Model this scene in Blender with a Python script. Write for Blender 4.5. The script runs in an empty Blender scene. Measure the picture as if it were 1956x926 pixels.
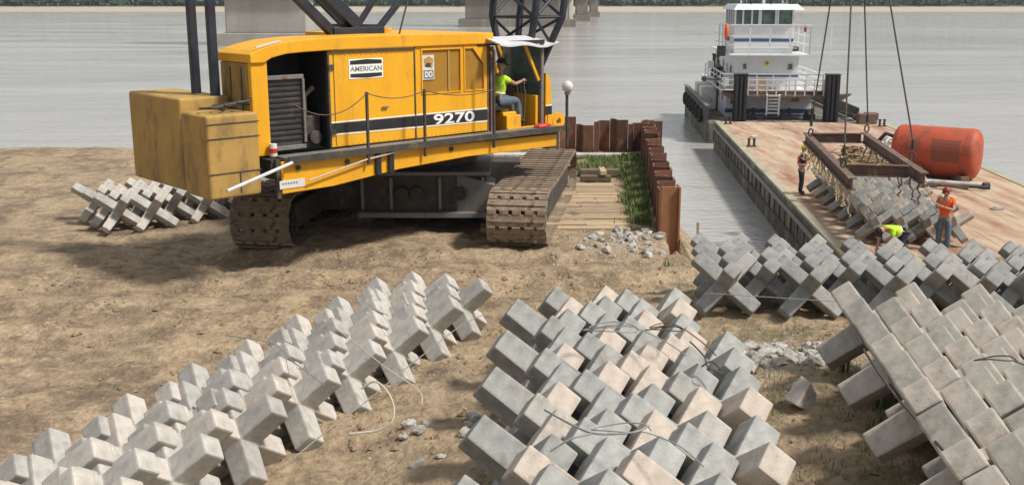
import bpy, bmesh, math, random
from mathutils import Vector, Matrix, noise
random.seed(7)
S = bpy.context.scene
COL = S.collection
R = math.radians

# ------------------------------------------------------------------ camera
CAMZ = 8.4; PITCH = 13.17; FPX = 2000.0
cam = bpy.data.cameras.new('camera'); cam_o = bpy.data.objects.new('camera', cam); COL.objects.link(cam_o)
S.camera = cam_o
cam.sensor_width = 36; cam.lens = 36 * FPX / 1956.0; cam.clip_start = .1; cam.clip_end = 6000
cam_o.location = (0, 0, CAMZ); cam_o.rotation_euler = (R(90 - PITCH), 0, 0)
# ------------------------------------------------------------------ sky and sun (bright hazy day)
SUN_AZ = -22.0; SUN_EL = 52.0
w = bpy.data.worlds.new('World'); S.world = w; w.use_nodes = True
nt = w.node_tree; bg = nt.nodes['Background']; bg.inputs[1].default_value = 0.074
sky = nt.nodes.new('ShaderNodeTexSky'); sky.sky_type = 'NISHITA'; sky.sun_disc = False
sky.sun_elevation = R(SUN_EL); sky.sun_rotation = R(90 - SUN_AZ); sky.dust_density = 4; sky.air_density = 1.0; sky.ozone_density = 1
hs = nt.nodes.new('ShaderNodeHueSaturation'); hs.inputs['Saturation'].default_value = .25
mxw = nt.nodes.new('ShaderNodeMix'); mxw.data_type = 'RGBA'; mxw.inputs[0].default_value = .55
mxw.inputs[7].default_value = (7.2, 7.5, 7.9, 1)
nt.links.new(sky.outputs[0], hs.inputs['Color']); nt.links.new(hs.outputs[0], mxw.inputs[6])
nt.links.new(mxw.outputs[2], bg.inputs[0])
sl = bpy.data.lights.new('sun', 'SUN'); sl.energy = 3.5; sl.angle = R(7); sl.color = (1, .95, .87)
so = bpy.data.objects.new('sun', sl); COL.objects.link(so)
sd = Vector((math.cos(R(SUN_EL)) * math.cos(R(SUN_AZ)), math.cos(R(SUN_EL)) * math.sin(R(SUN_AZ)), math.sin(R(SUN_EL))))
so.rotation_euler = sd.to_track_quat('Z', 'Y').to_euler(); so.location = (0, 0, 60)
S.view_settings.view_transform = 'Standard'; S.view_settings.look = 'None'; S.view_settings.gamma = 1
S.view_settings.exposure = 0.32

# ------------------------------------------------------------------ helpers
_th = R(PITCH)
_F = Vector((0, math.cos(_th), -math.sin(_th))); _U = Vector((0, math.sin(_th), math.cos(_th)))
def ray(x, y):
    return Vector(((x - 978) / FPX, 0, 0)) + _F - _U * ((y - 463) / FPX)
def at(x, y, d=None, z=None):
    """world point seen at photo pixel x,y, at ground distance d (world Y) or at height z"""
    v = ray(x, y)
    t = d / v.y if d is not None else (z - CAMZ) / v.z
    return v * t + Vector((0, 0, CAMZ))

class MB:
    def __init__(s, M=None): s.v = []; s.f = []; s.M = M or Matrix.Identity(4)
    def add(s, vs, fs, M=None):
        b = len(s.v); T = s.M @ M if M is not None else s.M
        s.v += [T @ Vector(p) for p in vs]; s.f += [tuple(b + i for i in f) for f in fs]; return s
    def box(s, x0, x1, y0, y1, z0, z1, M=None):
        return s.add([(x0,y0,z0),(x1,y0,z0),(x1,y1,z0),(x0,y1,z0),(x0,y0,z1),(x1,y0,z1),(x1,y1,z1),(x0,y1,z1)],
                     [(0,3,2,1),(4,5,6,7),(0,1,5,4),(1,2,6,5),(2,3,7,6),(3,0,4,7)], M)
    def cbox(s, c, sz, M=None):
        x, y, z = c; a, b, d = sz[0]/2, sz[1]/2, sz[2]/2
        return s.box(x-a, x+a, y-b, y+b, z-d, z+d, M)
    def frame(s, p, q, up=(0,0,1)):
        p, q = Vector(p), Vector(q); d = (q-p).normalized(); u = Vector(up)
        if abs(d.dot(u)) > .98: u = Vector((0,1,0))
        sx = d.cross(u).normalized(); u2 = sx.cross(d).normalized(); return p, q, d, sx, u2
    def beam(s, p, q, w_, h, up=(0,0,1)):
        p, q, d, sx, u = s.frame(p, q, up); a = sx*w_/2; b = u*h/2
        vs = [p-a-b, p+a-b, p+a+b, p-a+b, q-a-b, q+a-b, q+a+b, q-a+b]
        return s.add(vs, [(0,3,2,1),(4,5,6,7),(0,1,5,4),(1,2,6,5),(2,3,7,6),(3,0,4,7)])
    def ibeam(s, p, q, w_, h, t=.03):
        p, q, d, sx, u = s.frame(p, q)
        s.beam(p+u*(h/2-t/2), q+u*(h/2-t/2), w_, t); s.beam(p-u*(h/2-t/2), q-u*(h/2-t/2), w_, t)
        return s.beam(p, q, t, h-2*t-.002)
    def tube(s, pts, r, n=8, cap=True):
        pts = [Vector(p) for p in pts]; rs = r if isinstance(r, (list, tuple)) else [r]*len(pts)
        vs = []; fs = []; pr = None
        for i, p in enumerate(pts):
            a = pts[max(i-1,0)]; b = pts[min(i+1,len(pts)-1)]; d = (b-a).normalized()
            if pr is None:
                u = Vector((0,0,1)) if abs(d.z) < .9 else Vector((1,0,0))
            else: u = pr
            sx = d.cross(u).normalized(); u2 = sx.cross(d).normalized(); pr = u2
            for k in range(n):
                A = 2*math.pi*k/n; vs.append(p + (sx*math.cos(A) + u2*math.sin(A))*rs[i])
        for i in range(len(pts)-1):
            for k in range(n):
                a = i*n+k; b = i*n+(k+1)%n; fs.append((a, b, b+n, a+n))
        if cap: fs.append(tuple(range(n-1,-1,-1))); fs.append(tuple((len(pts)-1)*n+k for k in range(n)))
        return s.add(vs, fs)
    def prism(s, prof, y0, y1, M=None):
        """profile in x,z extruded along y"""
        n = len(prof); vs = [(x,y0,z) for x,z in prof] + [(x,y1,z) for x,z in prof]
        fs = [tuple(range(n)), tuple(range(2*n-1, n-1, -1))] + [(i,n+i,n+(i+1)%n,(i+1)%n) for i in range(n)]
        return s.add(vs, fs, M)
    def ball(s, c, r, seg=10, rings=7, sc=(1,1,1)):
        vs = []; fs = []
        for i in range(rings+1):
            a = math.pi*i/rings
            for k in range(seg):
                b = 2*math.pi*k/seg
                vs.append((c[0]+r*sc[0]*math.sin(a)*math.cos(b), c[1]+r*sc[1]*math.sin(a)*math.sin(b), c[2]+r*sc[2]*math.cos(a)))
        for i in range(rings):
            for k in range(seg): fs.append((i*seg+k,(i+1)*seg+k,(i+1)*seg+(k+1)%seg,i*seg+(k+1)%seg))
        return s.add(vs, fs)

def setp(o, label=None, cat=None, group=None, kind=None):
    if label: o['label'] = label
    if cat: o['category'] = cat
    if group: o['group'] = group
    if kind: o['kind'] = kind
    return o
def thing(name, loc, label, cat, group=None):
    o = bpy.data.objects.new(name, None); COL.objects.link(o); o.location = loc; o.empty_display_size = .2
    return setp(o, label, cat, group)
def wloc(o):
    v = Vector((0,0,0))
    while o is not None: v = v + o.location; o = o.parent
    return v
def mesh_of(name, mb, mats, origin, smooth=False, bev=0, seg=2):
    me = bpy.data.meshes.new(name)
    me.from_pydata([tuple(v - origin) for v in mb.v], [], mb.f); me.validate()
    if bev:
        bm = bmesh.new(); bm.from_mesh(me); bmesh.ops.remove_doubles(bm, verts=bm.verts, dist=1e-5)
        bmesh.ops.recalc_face_normals(bm, faces=bm.faces)
        bmesh.ops.bevel(bm, geom=[e for e in bm.edges if e.is_manifold and e.calc_face_angle(0) > .5], offset=bev, segments=seg, profile=.6, affect='EDGES', clamp_overlap=True)
        bm.to_mesh(me); bm.free()
    else:
        bm = bmesh.new(); bm.from_mesh(me); bmesh.ops.recalc_face_normals(bm, faces=bm.faces); bm.to_mesh(me); bm.free()
    for m in (mats if isinstance(mats, (list, tuple)) else [mats]): me.materials.append(m)
    if smooth:
        for p in me.polygons: p.use_smooth = True
    return me
def obj(name, mb, mat, parent=None, smooth=False, bev=0, seg=2, label=None, cat=None, group=None, kind=None):
    """mesh vertices come in world coordinates; a top-level mesh gets its origin at its own base"""
    if parent is not None: org = wloc(parent); loc = Vector((0,0,0))
    else:
        n = len(mb.v); org = Vector((sum(v.x for v in mb.v)/n, sum(v.y for v in mb.v)/n, min(v.z for v in mb.v))); loc = org
        if kind == 'structure': org = loc = Vector((0,0,0))
    me = mesh_of(name, mb, mat, org, smooth, bev, seg)
    o = bpy.data.objects.new(name, me); COL.objects.link(o); o.location = loc
    if parent is not None: o.parent = parent
    return setp(o, label, cat, group, kind)

# ------------------------------------------------------------------ materials
def mat(name, c1, c2=None, scale=3, rough=.8, bump=.2, bscale=None, metal=0, detail=6, c3=None, s3=.7, t3=(.55,.65), stretch=(1,1,1), rnd=0, coord='Object', spec=.4, bdist=.02):
    m = bpy.data.materials.new(name); m.use_nodes = True; t = m.node_tree; N = t.nodes; L = t.links
    b = N['Principled BSDF']; b.inputs['Roughness'].default_value = rough; b.inputs['Metallic'].default_value = metal
    b.inputs['Specular IOR Level'].default_value = spec
    tc = N.new('ShaderNodeTexCoord'); mp = N.new('ShaderNodeMapping'); mp.inputs['Scale'].default_value = stretch
    L.new(tc.outputs[coord], mp.inputs[0]); vec = mp.outputs[0]
    col = None
    def rgb(c): return (c[0], c[1], c[2], 1)
    if c2 is not None:
        n = N.new('ShaderNodeTexNoise'); n.inputs['Scale'].default_value = scale; n.inputs['Detail'].default_value = detail; n.inputs['Roughness'].default_value = .65
        L.new(vec, n.inputs['Vector'])
        r = N.new('ShaderNodeMapRange'); r.inputs[1].default_value = .32; r.inputs[2].default_value = .68
        L.new(n.outputs[0], r.inputs[0])
        x = N.new('ShaderNodeMix'); x.data_type = 'RGBA'; x.inputs[6].default_value = rgb(c1); x.inputs[7].default_value = rgb(c2)
        L.new(r.outputs[0], x.inputs[0]); col = x.outputs[2]
    if c3 is not None:
        n = N.new('ShaderNodeTexNoise'); n.inputs['Scale'].default_value = s3; n.inputs['Detail'].default_value = 8; n.inputs['Roughness'].default_value = .7
        L.new(vec, n.inputs['Vector'])
        r = N.new('ShaderNodeMapRange'); r.inputs[1].default_value = t3[0]; r.inputs[2].default_value = t3[1]
        L.new(n.outputs[0], r.inputs[0])
        x = N.new('ShaderNodeMix'); x.data_type = 'RGBA'; x.inputs[7].default_value = rgb(c3)
        L.new(r.outputs[0], x.inputs[0])
        if col is None: x.inputs[6].default_value = rgb(c1)
        else: L.new(col, x.inputs[6])
        col = x.outputs[2]
    if rnd:
        oi = N.new('ShaderNodeObjectInfo'); r = N.new('ShaderNodeMapRange'); r.inputs[3].default_value = 1-rnd; r.inputs[4].default_value = 1+rnd
        L.new(oi.outputs['Random'], r.inputs[0]); h = N.new('ShaderNodeHueSaturation'); L.new(r.outputs[0], h.inputs['Value'])
        if col is None: h.inputs['Color'].default_value = rgb(c1)
        else: L.new(col, h.inputs['Color'])
        col = h.outputs[0]
    if col is None: b.inputs['Base Color'].default_value = rgb(c1)
    else: L.new(col, b.inputs['Base Color'])
    if bump:
        n = N.new('ShaderNodeTexNoise'); n.inputs['Scale'].default_value = bscale or scale*6; n.inputs['Detail'].default_value = 5
        L.new(vec, n.inputs['Vector']); bp = N.new('ShaderNodeBump'); bp.inputs['Strength'].default_value = bump; bp.inputs['Distance'].default_value = bdist
        L.new(n.outputs[0], bp.inputs['Height']); L.new(bp.outputs[0], b.inputs['Normal'])
    return m
M = {}
M['yellow'] = mat('yellow_paint', (.80,.40,.014), (.68,.32,.014), 1.6, .5, .12, bscale=2.2, c3=(.42,.22,.05), s3=3.4, t3=(.55,.78), stretch=(1,1,.28), bdist=.03)
M['yellow_dusty'] = mat('dusty_yellow_paint', (.46,.28,.075), (.34,.215,.065), 2, .7, .15, c3=(.13,.09,.05), s3=1.8, t3=(.48,.68), stretch=(1,1,.45))
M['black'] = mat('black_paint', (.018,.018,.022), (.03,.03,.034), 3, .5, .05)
M['navy'] = mat('dark_blue_black_steel', (.012,.015,.026), (.03,.033,.045), 4, .5, .1)
M['dark_steel'] = mat('dirty_dark_steel', (.035,.032,.03), (.075,.065,.055), 5, .7, .3, c3=(.12,.09,.06), s3=3)
M['steel'] = mat('grey_steel', (.14,.14,.135), (.22,.21,.2), 5, .55, .2, c3=(.16,.09,.05), s3=5)
M['track'] = mat('muddy_track_steel', (.16,.12,.085), (.27,.21,.15), 8, .85, .5, c3=(.09,.055,.035), s3=5, rnd=.2)
M['rust'] = mat('rusty_steel', (.17,.075,.045), (.10,.05,.04), 4, .85, .4, c3=(.27,.13,.065), s3=2.5, t3=(.5,.65), rnd=.18, stretch=(1,1,.4))
M['rust_bright'] = mat('orange_rusty_steel', (.36,.16,.07), (.24,.11,.055), 3, .85, .35, c3=(.14,.07,.045), s3=2, stretch=(1,1,.3))
M['beam_rust'] = mat('brown_rusty_beam', (.16,.10,.075), (.10,.065,.055), 5, .75, .3, c3=(.26,.18,.12), s3=3)
M['white'] = mat('white_paint', (.74,.76,.78), (.66,.68,.70), 2, .45, .03, c3=(.45,.36,.27), s3=1.6, t3=(.66,.8), stretch=(1,1,.4))
M['white_dirty'] = mat('dirty_white_paint', (.55,.54,.51), (.66,.66,.64), 3, .6, .1, c3=(.30,.21,.14), s3=2, t3=(.56,.7))
M['blue'] = mat('blue_stripe_paint', (.05,.11,.22), rough=.5, bump=0)
M['glass'] = mat('dark_window_glass', (.04,.065,.06), (.16,.25,.23), 1.5, .12, 0, spec=.6)
M['tinted'] = mat('dusty_tinted_pane', (.38,.19,.02), (.30,.16,.03), 3, .25, .05, spec=.5)
M['awning'] = mat('galvanised_sheet', (.52,.52,.54), (.62,.62,.63), 4, .5, .1)
M['rubber'] = mat('black_rubber', (.012,.012,.013), (.03,.03,.03), 8, .85, .3)
M['rope'] = mat('pale_rope', (.55,.50,.42), (.42,.38,.31), 20, .9, .3)
M['wire'] = mat('grey_wire_rope', (.19,.19,.18), (.28,.28,.27), 20, .5, .2)
M['wire_dark'] = mat('dark_wire_rope', (.05,.045,.04), (.08,.07,.06), 20, .6, .2)
M['timber'] = mat('weathered_timber', (.42,.31,.20), (.32,.235,.15), 2, .9, .5, c3=(.52,.42,.30), s3=3, rnd=.2, stretch=(.3,3,3))
M['timber_dark'] = mat('dark_timber', (.13,.10,.07), (.2,.15,.1), 3, .9, .5, stretch=(.4,3,3), rnd=.2)
M['slab'] = mat('pale_slab_concrete', (.55,.52,.45), (.45,.42,.36), 3, .85, .2)
M['rock'] = mat('pale_limestone', (.48,.45,.41), (.32,.30,.28), 3, .9, .5, c3=(.60,.57,.52), s3=2, rnd=.22)
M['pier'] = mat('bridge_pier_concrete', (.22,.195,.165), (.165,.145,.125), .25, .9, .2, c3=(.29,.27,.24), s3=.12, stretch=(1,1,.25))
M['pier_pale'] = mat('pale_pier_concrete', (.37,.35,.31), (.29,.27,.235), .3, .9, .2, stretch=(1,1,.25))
M['tank'] = mat('faded_red_tank_paint', (.46,.075,.03), (.36,.07,.035), 1.6, .62, .15, c3=(.17,.06,.04), s3=1.6, t3=(.50,.72))
M['tank_patch'] = mat('weathered_brown_red_plate', (.26,.06,.035), (.20,.07,.045), 2, .7, .2)
M['hull'] = mat('black_hull', (.045,.04,.036), (.10,.088,.075), 1.5, .7, .3, c3=(.26,.22,.17), s3=1.2, t3=(.46,.64), stretch=(1,1,.35))
M['skin'] = mat('skin', (.40,.22,.15), rough=.6, bump=0)
M['lime'] = mat('lime_shirt', (.50,.80,.03), (.42,.70,.03), 8, .8, .2)
M['orange'] = mat('orange_shirt', (.80,.13,.03), (.68,.10,.025), 8, .8, .2)
M['vest_red'] = mat('red_orange_vest', (.60,.08,.05), (.5,.07,.04), 8, .8, .2)
M['jeans'] = mat('blue_jeans', (.07,.10,.14), (.13,.17,.21), 9, .9, .2)
M['dark_cloth'] = mat('dark_trousers', (.015,.018,.028), (.03,.034,.045), 8, .9, .2)
M['helmet_yellow'] = mat('yellow_hard_hat', (.80,.62,.02), rough=.35, bump=0)
M['helmet_red'] = mat('maroon_hard_hat', (.25,.04,.05), rough=.4, bump=0)
M['helmet_dark'] = mat('dark_cap', (.02,.02,.025), rough=.8, bump=0)
M['boot'] = mat('brown_boots', (.06,.04,.025), rough=.8, bump=0)
M['grass'] = mat('grass_blades', (.08,.14,.035), (.19,.22,.08), 2.5, .9, 0, c3=(.34,.29,.15), s3=3.5, t3=(.56,.64))
M['leaf'] = mat('far_foliage', (.075,.12,.085), (.12,.165,.11), .06, .95, 0, c3=(.095,.135,.12), s3=.2)
M['red_paint'] = mat('red_paint', (.5,.03,.02), rough=.4, bump=0)
M['tan_web'] = mat('tan_webbing', (.50,.40,.24), (.34,.24,.13), 12, .9, .4)
M['letter_white'] = mat('white_lettering', (.82,.82,.80), rough=.5, bump=0)
M['letter_grey'] = mat('grey_lettering', (.20,.22,.22), rough=.5, bump=0)

def concrete(name, a, b, p, amt):
    m = mat(name, a, b, 2.2, .88, .35, bscale=22, c3=tuple(x*.62 for x in a), s3=1.6, t3=(.6,.78), rnd=.13, bdist=.008)
    t = m.node_tree; N = t.nodes; L = t.links; bs = N['Principled BSDF']; src = bs.inputs['Base Color'].links[0].from_socket
    # cast colour varies from unit to unit, pinkish beige on some
    oi = N.new('ShaderNodeObjectInfo'); ml = N.new('ShaderNodeMath'); ml.operation = 'MULTIPLY'; ml.inputs[1].default_value = 7.31
    fr = N.new('ShaderNodeMath'); fr.operation = 'FRACT'; L.new(oi.outputs['Random'], ml.inputs[0]); L.new(ml.outputs[0], fr.inputs[0])
    at_ = N.new('ShaderNodeAttribute'); at_.attribute_name = 'arm'
    ad = N.new('ShaderNodeMath'); ad.operation = 'ADD'; L.new(fr.outputs[0], ad.inputs[0]); L.new(at_.outputs['Fac'], ad.inputs[1])
    f2 = N.new('ShaderNodeMath'); f2.operation = 'FRACT'; L.new(ad.outputs[0], f2.inputs[0])
    r = N.new('ShaderNodeMapRange'); r.inputs[1].default_value = 1-amt-.05; r.inputs[2].default_value = 1-amt+.05
    L.new(f2.outputs[0], r.inputs[0])
    x = N.new('ShaderNodeMix'); x.data_type = 'RGBA'; x.inputs[7].default_value = (*p, 1)
    L.new(r.outputs[0], x.inputs[0]); L.new(src, x.inputs[6])
    vo = N.new('ShaderNodeTexVoronoi'); vo.inputs['Scale'].default_value = 26; tc0 = N.new('ShaderNodeTexCoord'); L.new(tc0.outputs['Object'], vo.inputs['Vector'])
    rv = N.new('ShaderNodeMapRange'); rv.inputs[1].default_value = .10; rv.inputs[2].default_value = .20; rv.inputs[3].default_value = .45; rv.inputs[4].default_value = 0; L.new(vo.outputs['Distance'], rv.inputs[0])
    xs2 = N.new('ShaderNodeMix'); xs2.data_type = 'RGBA'; xs2.inputs[7].default_value = (.12,.11,.10,1); L.new(rv.outputs[0], xs2.inputs[0]); L.new(x.outputs[2], xs2.inputs[6])
    # mud splashes and rust-brown runs with their own shapes
    nm = N.new('ShaderNodeTexNoise'); nm.inputs['Scale'].default_value = 3.3; nm.inputs['Detail'].default_value = 9; nm.inputs['Roughness'].default_value = .75; nm.inputs['Distortion'].default_value = .6
    ofs = N.new('ShaderNodeVectorMath'); ofs.operation = 'ADD'; L.new(tc0.outputs['Object'], ofs.inputs[0]); cmb = N.new('ShaderNodeCombineXYZ'); m9 = N.new('ShaderNodeMath'); m9.operation = 'MULTIPLY'; m9.inputs[1].default_value = 37; L.new(oi.outputs['Random'], m9.inputs[0]); L.new(m9.outputs[0], cmb.inputs[0]); L.new(m9.outputs[0], cmb.inputs[1]); L.new(cmb.outputs[0], ofs.inputs[1])
    L.new(ofs.outputs[0], nm.inputs['Vector']); rm = N.new('ShaderNodeMapRange'); rm.inputs[1].default_value = .56; rm.inputs[2].default_value = .66; rm.inputs[4].default_value = .5; L.new(nm.outputs[0], rm.inputs[0])
    xs3 = N.new('ShaderNodeMix'); xs3.data_type = 'RGBA'; xs3.inputs[7].default_value = (.24,.19,.13,1); L.new(rm.outputs[0], xs3.inputs[0]); L.new(xs2.outputs[2], xs3.inputs[6]); x = xs3
    # darken pores
    n = N.new('ShaderNodeTexNoise'); n.inputs['Scale'].default_value = 9; n.inputs['Detail'].default_value = 8
    tc = N.new('ShaderNodeTexCoord'); L.new(tc.outputs['Object'], n.inputs['Vector'])
    r2 = N.new('ShaderNodeMapRange'); r2.inputs[1].default_value = .3; r2.inputs[2].default_value = .7; r2.inputs[3].default_value = .8; r2.inputs[4].default_value = 1.12
    L.new(n.outputs[0], r2.inputs[0]); h = N.new('ShaderNodeHueSaturation'); L.new(r2.outputs[0], h.inputs['Value']); L.new(x.outputs[2], h.inputs['Color'])
    L.new(h.outputs[0], bs.inputs['Base Color'])
    return m
M['conc_pale'] = concrete('pale_cast_concrete', (.36,.345,.32), (.43,.41,.38), (.47,.43,.385), .4)
M['conc_mid'] = concrete('mixed_cast_concrete', (.27,.275,.26), (.34,.34,.32), (.47,.405,.345), .33)
M['conc_warm'] = concrete('warm_cast_concrete', (.37,.355,.31), (.43,.41,.36), (.47,.42,.37), .5)
M['conc_dark'] = concrete('dark_cast_concrete', (.26,.26,.25), (.33,.33,.315), (.34,.33,.31), .2)  # darker grey base, tone varied at random per unit

# ------------------------------------------------------------------ ground, river, far bank
def sstep(a, b, x):
    t = min(1, max(0, (x-a)/(b-a))); return t*t*(3-2*t)
CP = [(-2.5,9.5,3.35),(-5,12,3.37),(-6,6,3.37),(1.2,11.5,3.70),(1.4,8,3.72),(4.4,11.5,4.05),(5.4,8,4.12),(3.3,15.3,3.68),(9,15.3,3.68),(8,10,4.0),
      (-1,16,3.4),(-6,20,3.4),(0,21,3.4),(-2,26,3.4),(2,28,3.4),(3,22,3.42),(2.6,17.6,3.5),(1,17,3.4),(-12,12,3.4),(-12,25,3.4),(0,4,3.7),(-6,2,3.6),(5,3,4.1)]
def land(x, y):
    sw = sz = 0
    for a, b, z in CP:
        w_ = 1/(((x-a)**2+(y-b)**2)+.6)**1.6; sw += w_; sz += w_*z
    return sz/sw
def wall_x(y): return 3.36 + (y-22.5)*.095
def gz(x, y):
    if y > 600:
        h = sstep(650, 664, y + 5*noise.noise((x*.01, 3, 0)))
        return -2.2 + 2.2*sstep(600, 652, y) + 3.0*h + .6*sstep(664, 720, y)*6
    d1 = min(35.2-y, wall_x(y)-x); d2 = 19.3 + .35*noise.noise((x*.5, 0, 1)) - y
    s = max(d1 if y > 17 else -9, d2)
    wdt = .25 if (x > 1.7 and y > 20.2) else 4.0
    if x > 3.6 and y < 24: wdt = 3.6
    k = sstep(-wdt, 0, s)
    z = land(x, y) if y < 60 else 3.4
    n1 = noise.fractal(Vector((x*.55, y*.55, 0)), .8, 2, 5)*.085
    n2 = noise.fractal(Vector((x*3.1, y*3.1, 4)), .7, 2, 4)*.05
    rut = .065*math.sin(y*3.1 + 1.5*noise.noise((x*.4, y*.4, 2))) * sstep(15.5, 17, y)*(1-sstep(20, 21, y))
    if x > 2.2 and y > 20: n1 *= .3
    # crawler ruts left in front of the tracks, bars pressed by the shoes
    if 11.5 < y < 20.4 and -8 < x < 3:
        for x0 in (.1, -5.0):
            xc = x0 + .10*(20.4-y) + .012*(20.4-y)**2*(1 if x0 > 0 else .6)
            e = sstep(.68, .52, abs(x-xc))*0 + (1-sstep(.52, .70, abs(x-xc)))
            if e > 0:
                f_ = sstep(11.5, 13.5, y)*(.55+.45*noise.noise((x*.8, y*.8, 7)))
                n2 += e*f_*(-.07 + .035*math.sin(y*2*math.pi/.42 + x*.4))
            n2 += .035*math.exp(-((abs(x-xc)-.74)/.10)**2)*sstep(11.5, 13.5, y)*(.6+.5*noise.noise((x*2, y*2, 8)))
    return -2.2 + (z + n1 + n2 + rut + 2.2)*k
def axis(segs):
    out = []
    for a, b, st in segs:
        n = max(1, round((b-a)/st)); out += [a + (b-a)*i/n for i in range(n)]
    return out + [segs[-1][1]]
xs = axis([(-900,-100,100),(-100,-20,10),(-20,-9,1),(-9,8.5,.11),(8.5,14,.5),(14,40,4),(40,100,20),(100,900,100)])
ys = axis([(-60,2,6),(2,6,.4),(6,24.5,.11),(24.5,36,.3),(36,60,3),(60,600,90),(600,740,5),(740,3000,400)])
g = MB(); nx = len(xs)
g.v = [Vector((x, y, gz(x, y))) for y in ys for x in xs]
g.f = [(j*nx+i, j*nx+i+1, (j+1)*nx+i+1, (j+1)*nx+i) for j in range(len(ys)-1) for i in range(nx-1)]
gm = mat('sandy_bank_soil', (.37,.28,.18), (.26,.19,.122), .9, .95, 1.0, bscale=11, c3=(.165,.12,.08), s3=1.3, t3=(.46,.60), bdist=.06)
def ground_extra(m):
    t = m.node_tree; N = t.nodes; L = t.links; bs = N['Principled BSDF']; src = bs.inputs['Base Color'].links[0].from_socket
    tc = N.new('ShaderNodeTexCoord')
    n = N.new('ShaderNodeTexNoise'); n.inputs['Scale'].default_value = 7; n.inputs['Detail'].default_value = 10; n.inputs['Roughness'].default_value = .75
    L.new(tc.outputs['Object'], n.inputs['Vector'])
    r = N.new('ShaderNodeMapRange'); r.inputs[1].default_value = .3; r.inputs[2].default_value = .7; r.inputs[3].default_value = .62; r.inputs[4].default_value = 1.35
    L.new(n.outputs[0], r.inputs[0]); h = N.new('ShaderNodeHueSaturation'); L.new(r.outputs[0], h.inputs['Value']); L.new(src, h.inputs['Color'])
    # tyre-smeared streaks running along the bank
    mp = N.new('ShaderNodeMapping'); mp.inputs['Scale'].default_value = (.35, 3.2, 1); L.new(tc.outputs['Object'], mp.inputs[0])
    n2 = N.new('ShaderNodeTexNoise'); n2.inputs['Scale'].default_value = 1.6; n2.inputs['Detail'].default_value = 7; L.new(mp.outputs[0], n2.inputs['Vector'])
    r2 = N.new('ShaderNodeMapRange'); r2.inputs[1].default_value = .5; r2.inputs[2].default_value = .72; r2.inputs[4].default_value = .3; L.new(n2.outputs[0], r2.inputs[0])
    x = N.new('ShaderNodeMix'); x.data_type = 'RGBA'; x.inputs[7].default_value = (.42,.33,.21,1); L.new(r2.outputs[0], x.inputs[0]); L.new(h.outputs[0], x.inputs[6])
    # green film of sprouting grass to the right foreground
    n3 = N.new('ShaderNodeTexNoise'); n3.inputs['Scale'].default_value = 1.3; n3.inputs['Detail'].default_value = 9; n3.inputs['Roughness'].default_value = .7; L.new(tc.outputs['Object'], n3.inputs['Vector'])
    r3 = N.new('ShaderNodeMapRange'); r3.inputs[1].default_value = .52; r3.inputs[2].default_value = .7; r3.inputs[4].default_value = .55; L.new(n3.outputs[0], r3.inputs[0])
    sp = N.new('ShaderNodeSeparateXYZ'); L.new(tc.outputs['Object'], sp.inputs[0])
    rx = N.new('ShaderNodeMapRange'); rx.inputs[1].default_value = 1.2; rx.inputs[2].default_value = 2.6; L.new(sp.outputs[0], rx.inputs[0])
    mu = N.new('ShaderNodeMath'); mu.operation = 'MULTIPLY'; L.new(r3.outputs[0], mu.inputs[0]); L.new(rx.outputs[0], mu.inputs[1])
    x2 = N.new('ShaderNodeMix'); x2.data_type = 'RGBA'; x2.inputs[7].default_value = (.155,.165,.06,1); L.new(mu.outputs[0], x2.inputs[0]); L.new(x.outputs[2], x2.inputs[6])
    # far shore: pale sand then meadow green (terrain colour by place)
    ry = N.new('ShaderNodeMapRange'); ry.inputs[1].default_value = 550; ry.inputs[2].default_value = 600; L.new(sp.outputs[1], ry.inputs[0])
    ry2 = N.new('ShaderNodeMapRange'); ry2.inputs[1].default_value = 660; ry2.inputs[2].default_value = 664; L.new(sp.outputs[1], ry2.inputs[0])
    fx = N.new('ShaderNodeMix'); fx.data_type = 'RGBA'; fx.inputs[6].default_value = (.40,.35,.28,1); fx.inputs[7].default_value = (.11,.14,.07,1); L.new(ry2.outputs[0], fx.inputs[0])
    x3 = N.new('ShaderNodeMix'); x3.data_type = 'RGBA'; L.new(ry.outputs[0], x3.inputs[0]); L.new(x2.outputs[2], x3.inputs[6]); L.new(fx.outputs[2], x3.inputs[7])
    L.new(x3.outputs[2], bs.inputs['Base Color'])
ground_extra(gm)
obj('ground', g, gm, smooth=True, kind='structure')

wm = bpy.data.materials.new('silty_river_water'); wm.use_nodes = True
t = wm.node_tree; N = t.nodes; L = t.links; b = N['Principled BSDF']
b.inputs['Base Color'].default_value = (.42,.41,.385,1); b.inputs['Roughness'].default_value = .08; b.inputs['IOR'].default_value = 1.5
tc = N.new('ShaderNodeTexCoord')
def wn(scale, st, strg, dist, prev):
    mp = N.new('ShaderNodeMapping'); mp.inputs['Scale'].default_value = st; L.new(tc.outputs['Object'], mp.inputs[0])
    n = N.new('ShaderNodeTexNoise'); n.inputs['Scale'].default_value = scale; n.inputs['Detail'].default_value = 5; L.new(mp.outputs[0], n.inputs['Vector'])
    bp = N.new('ShaderNodeBump'); bp.inputs['Strength'].default_value = strg; bp.inputs['Distance'].default_value = dist
    L.new(n.outputs[0], bp.inputs['Height'])
    if prev: L.new(prev.outputs[0], bp.inputs['Normal'])
    return bp, n
b1, _ = wn(2.2, (1,1.5,1), .75, .07, None)
b2, _ = wn(.16, (.7,1.4,1), .35, .4, b1)
L.new(b2.outputs[0], b.inputs['Normal'])
mp = N.new('ShaderNodeMapping'); mp.inputs['Scale'].default_value = (.25,1,1); L.new(tc.outputs['Object'], mp.inputs[0])
n = N.new('ShaderNodeTexNoise'); n.inputs['Scale'].default_value = .07; n.inputs['Detail'].default_value = 6; L.new(mp.outputs[0], n.inputs['Vector'])
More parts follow.
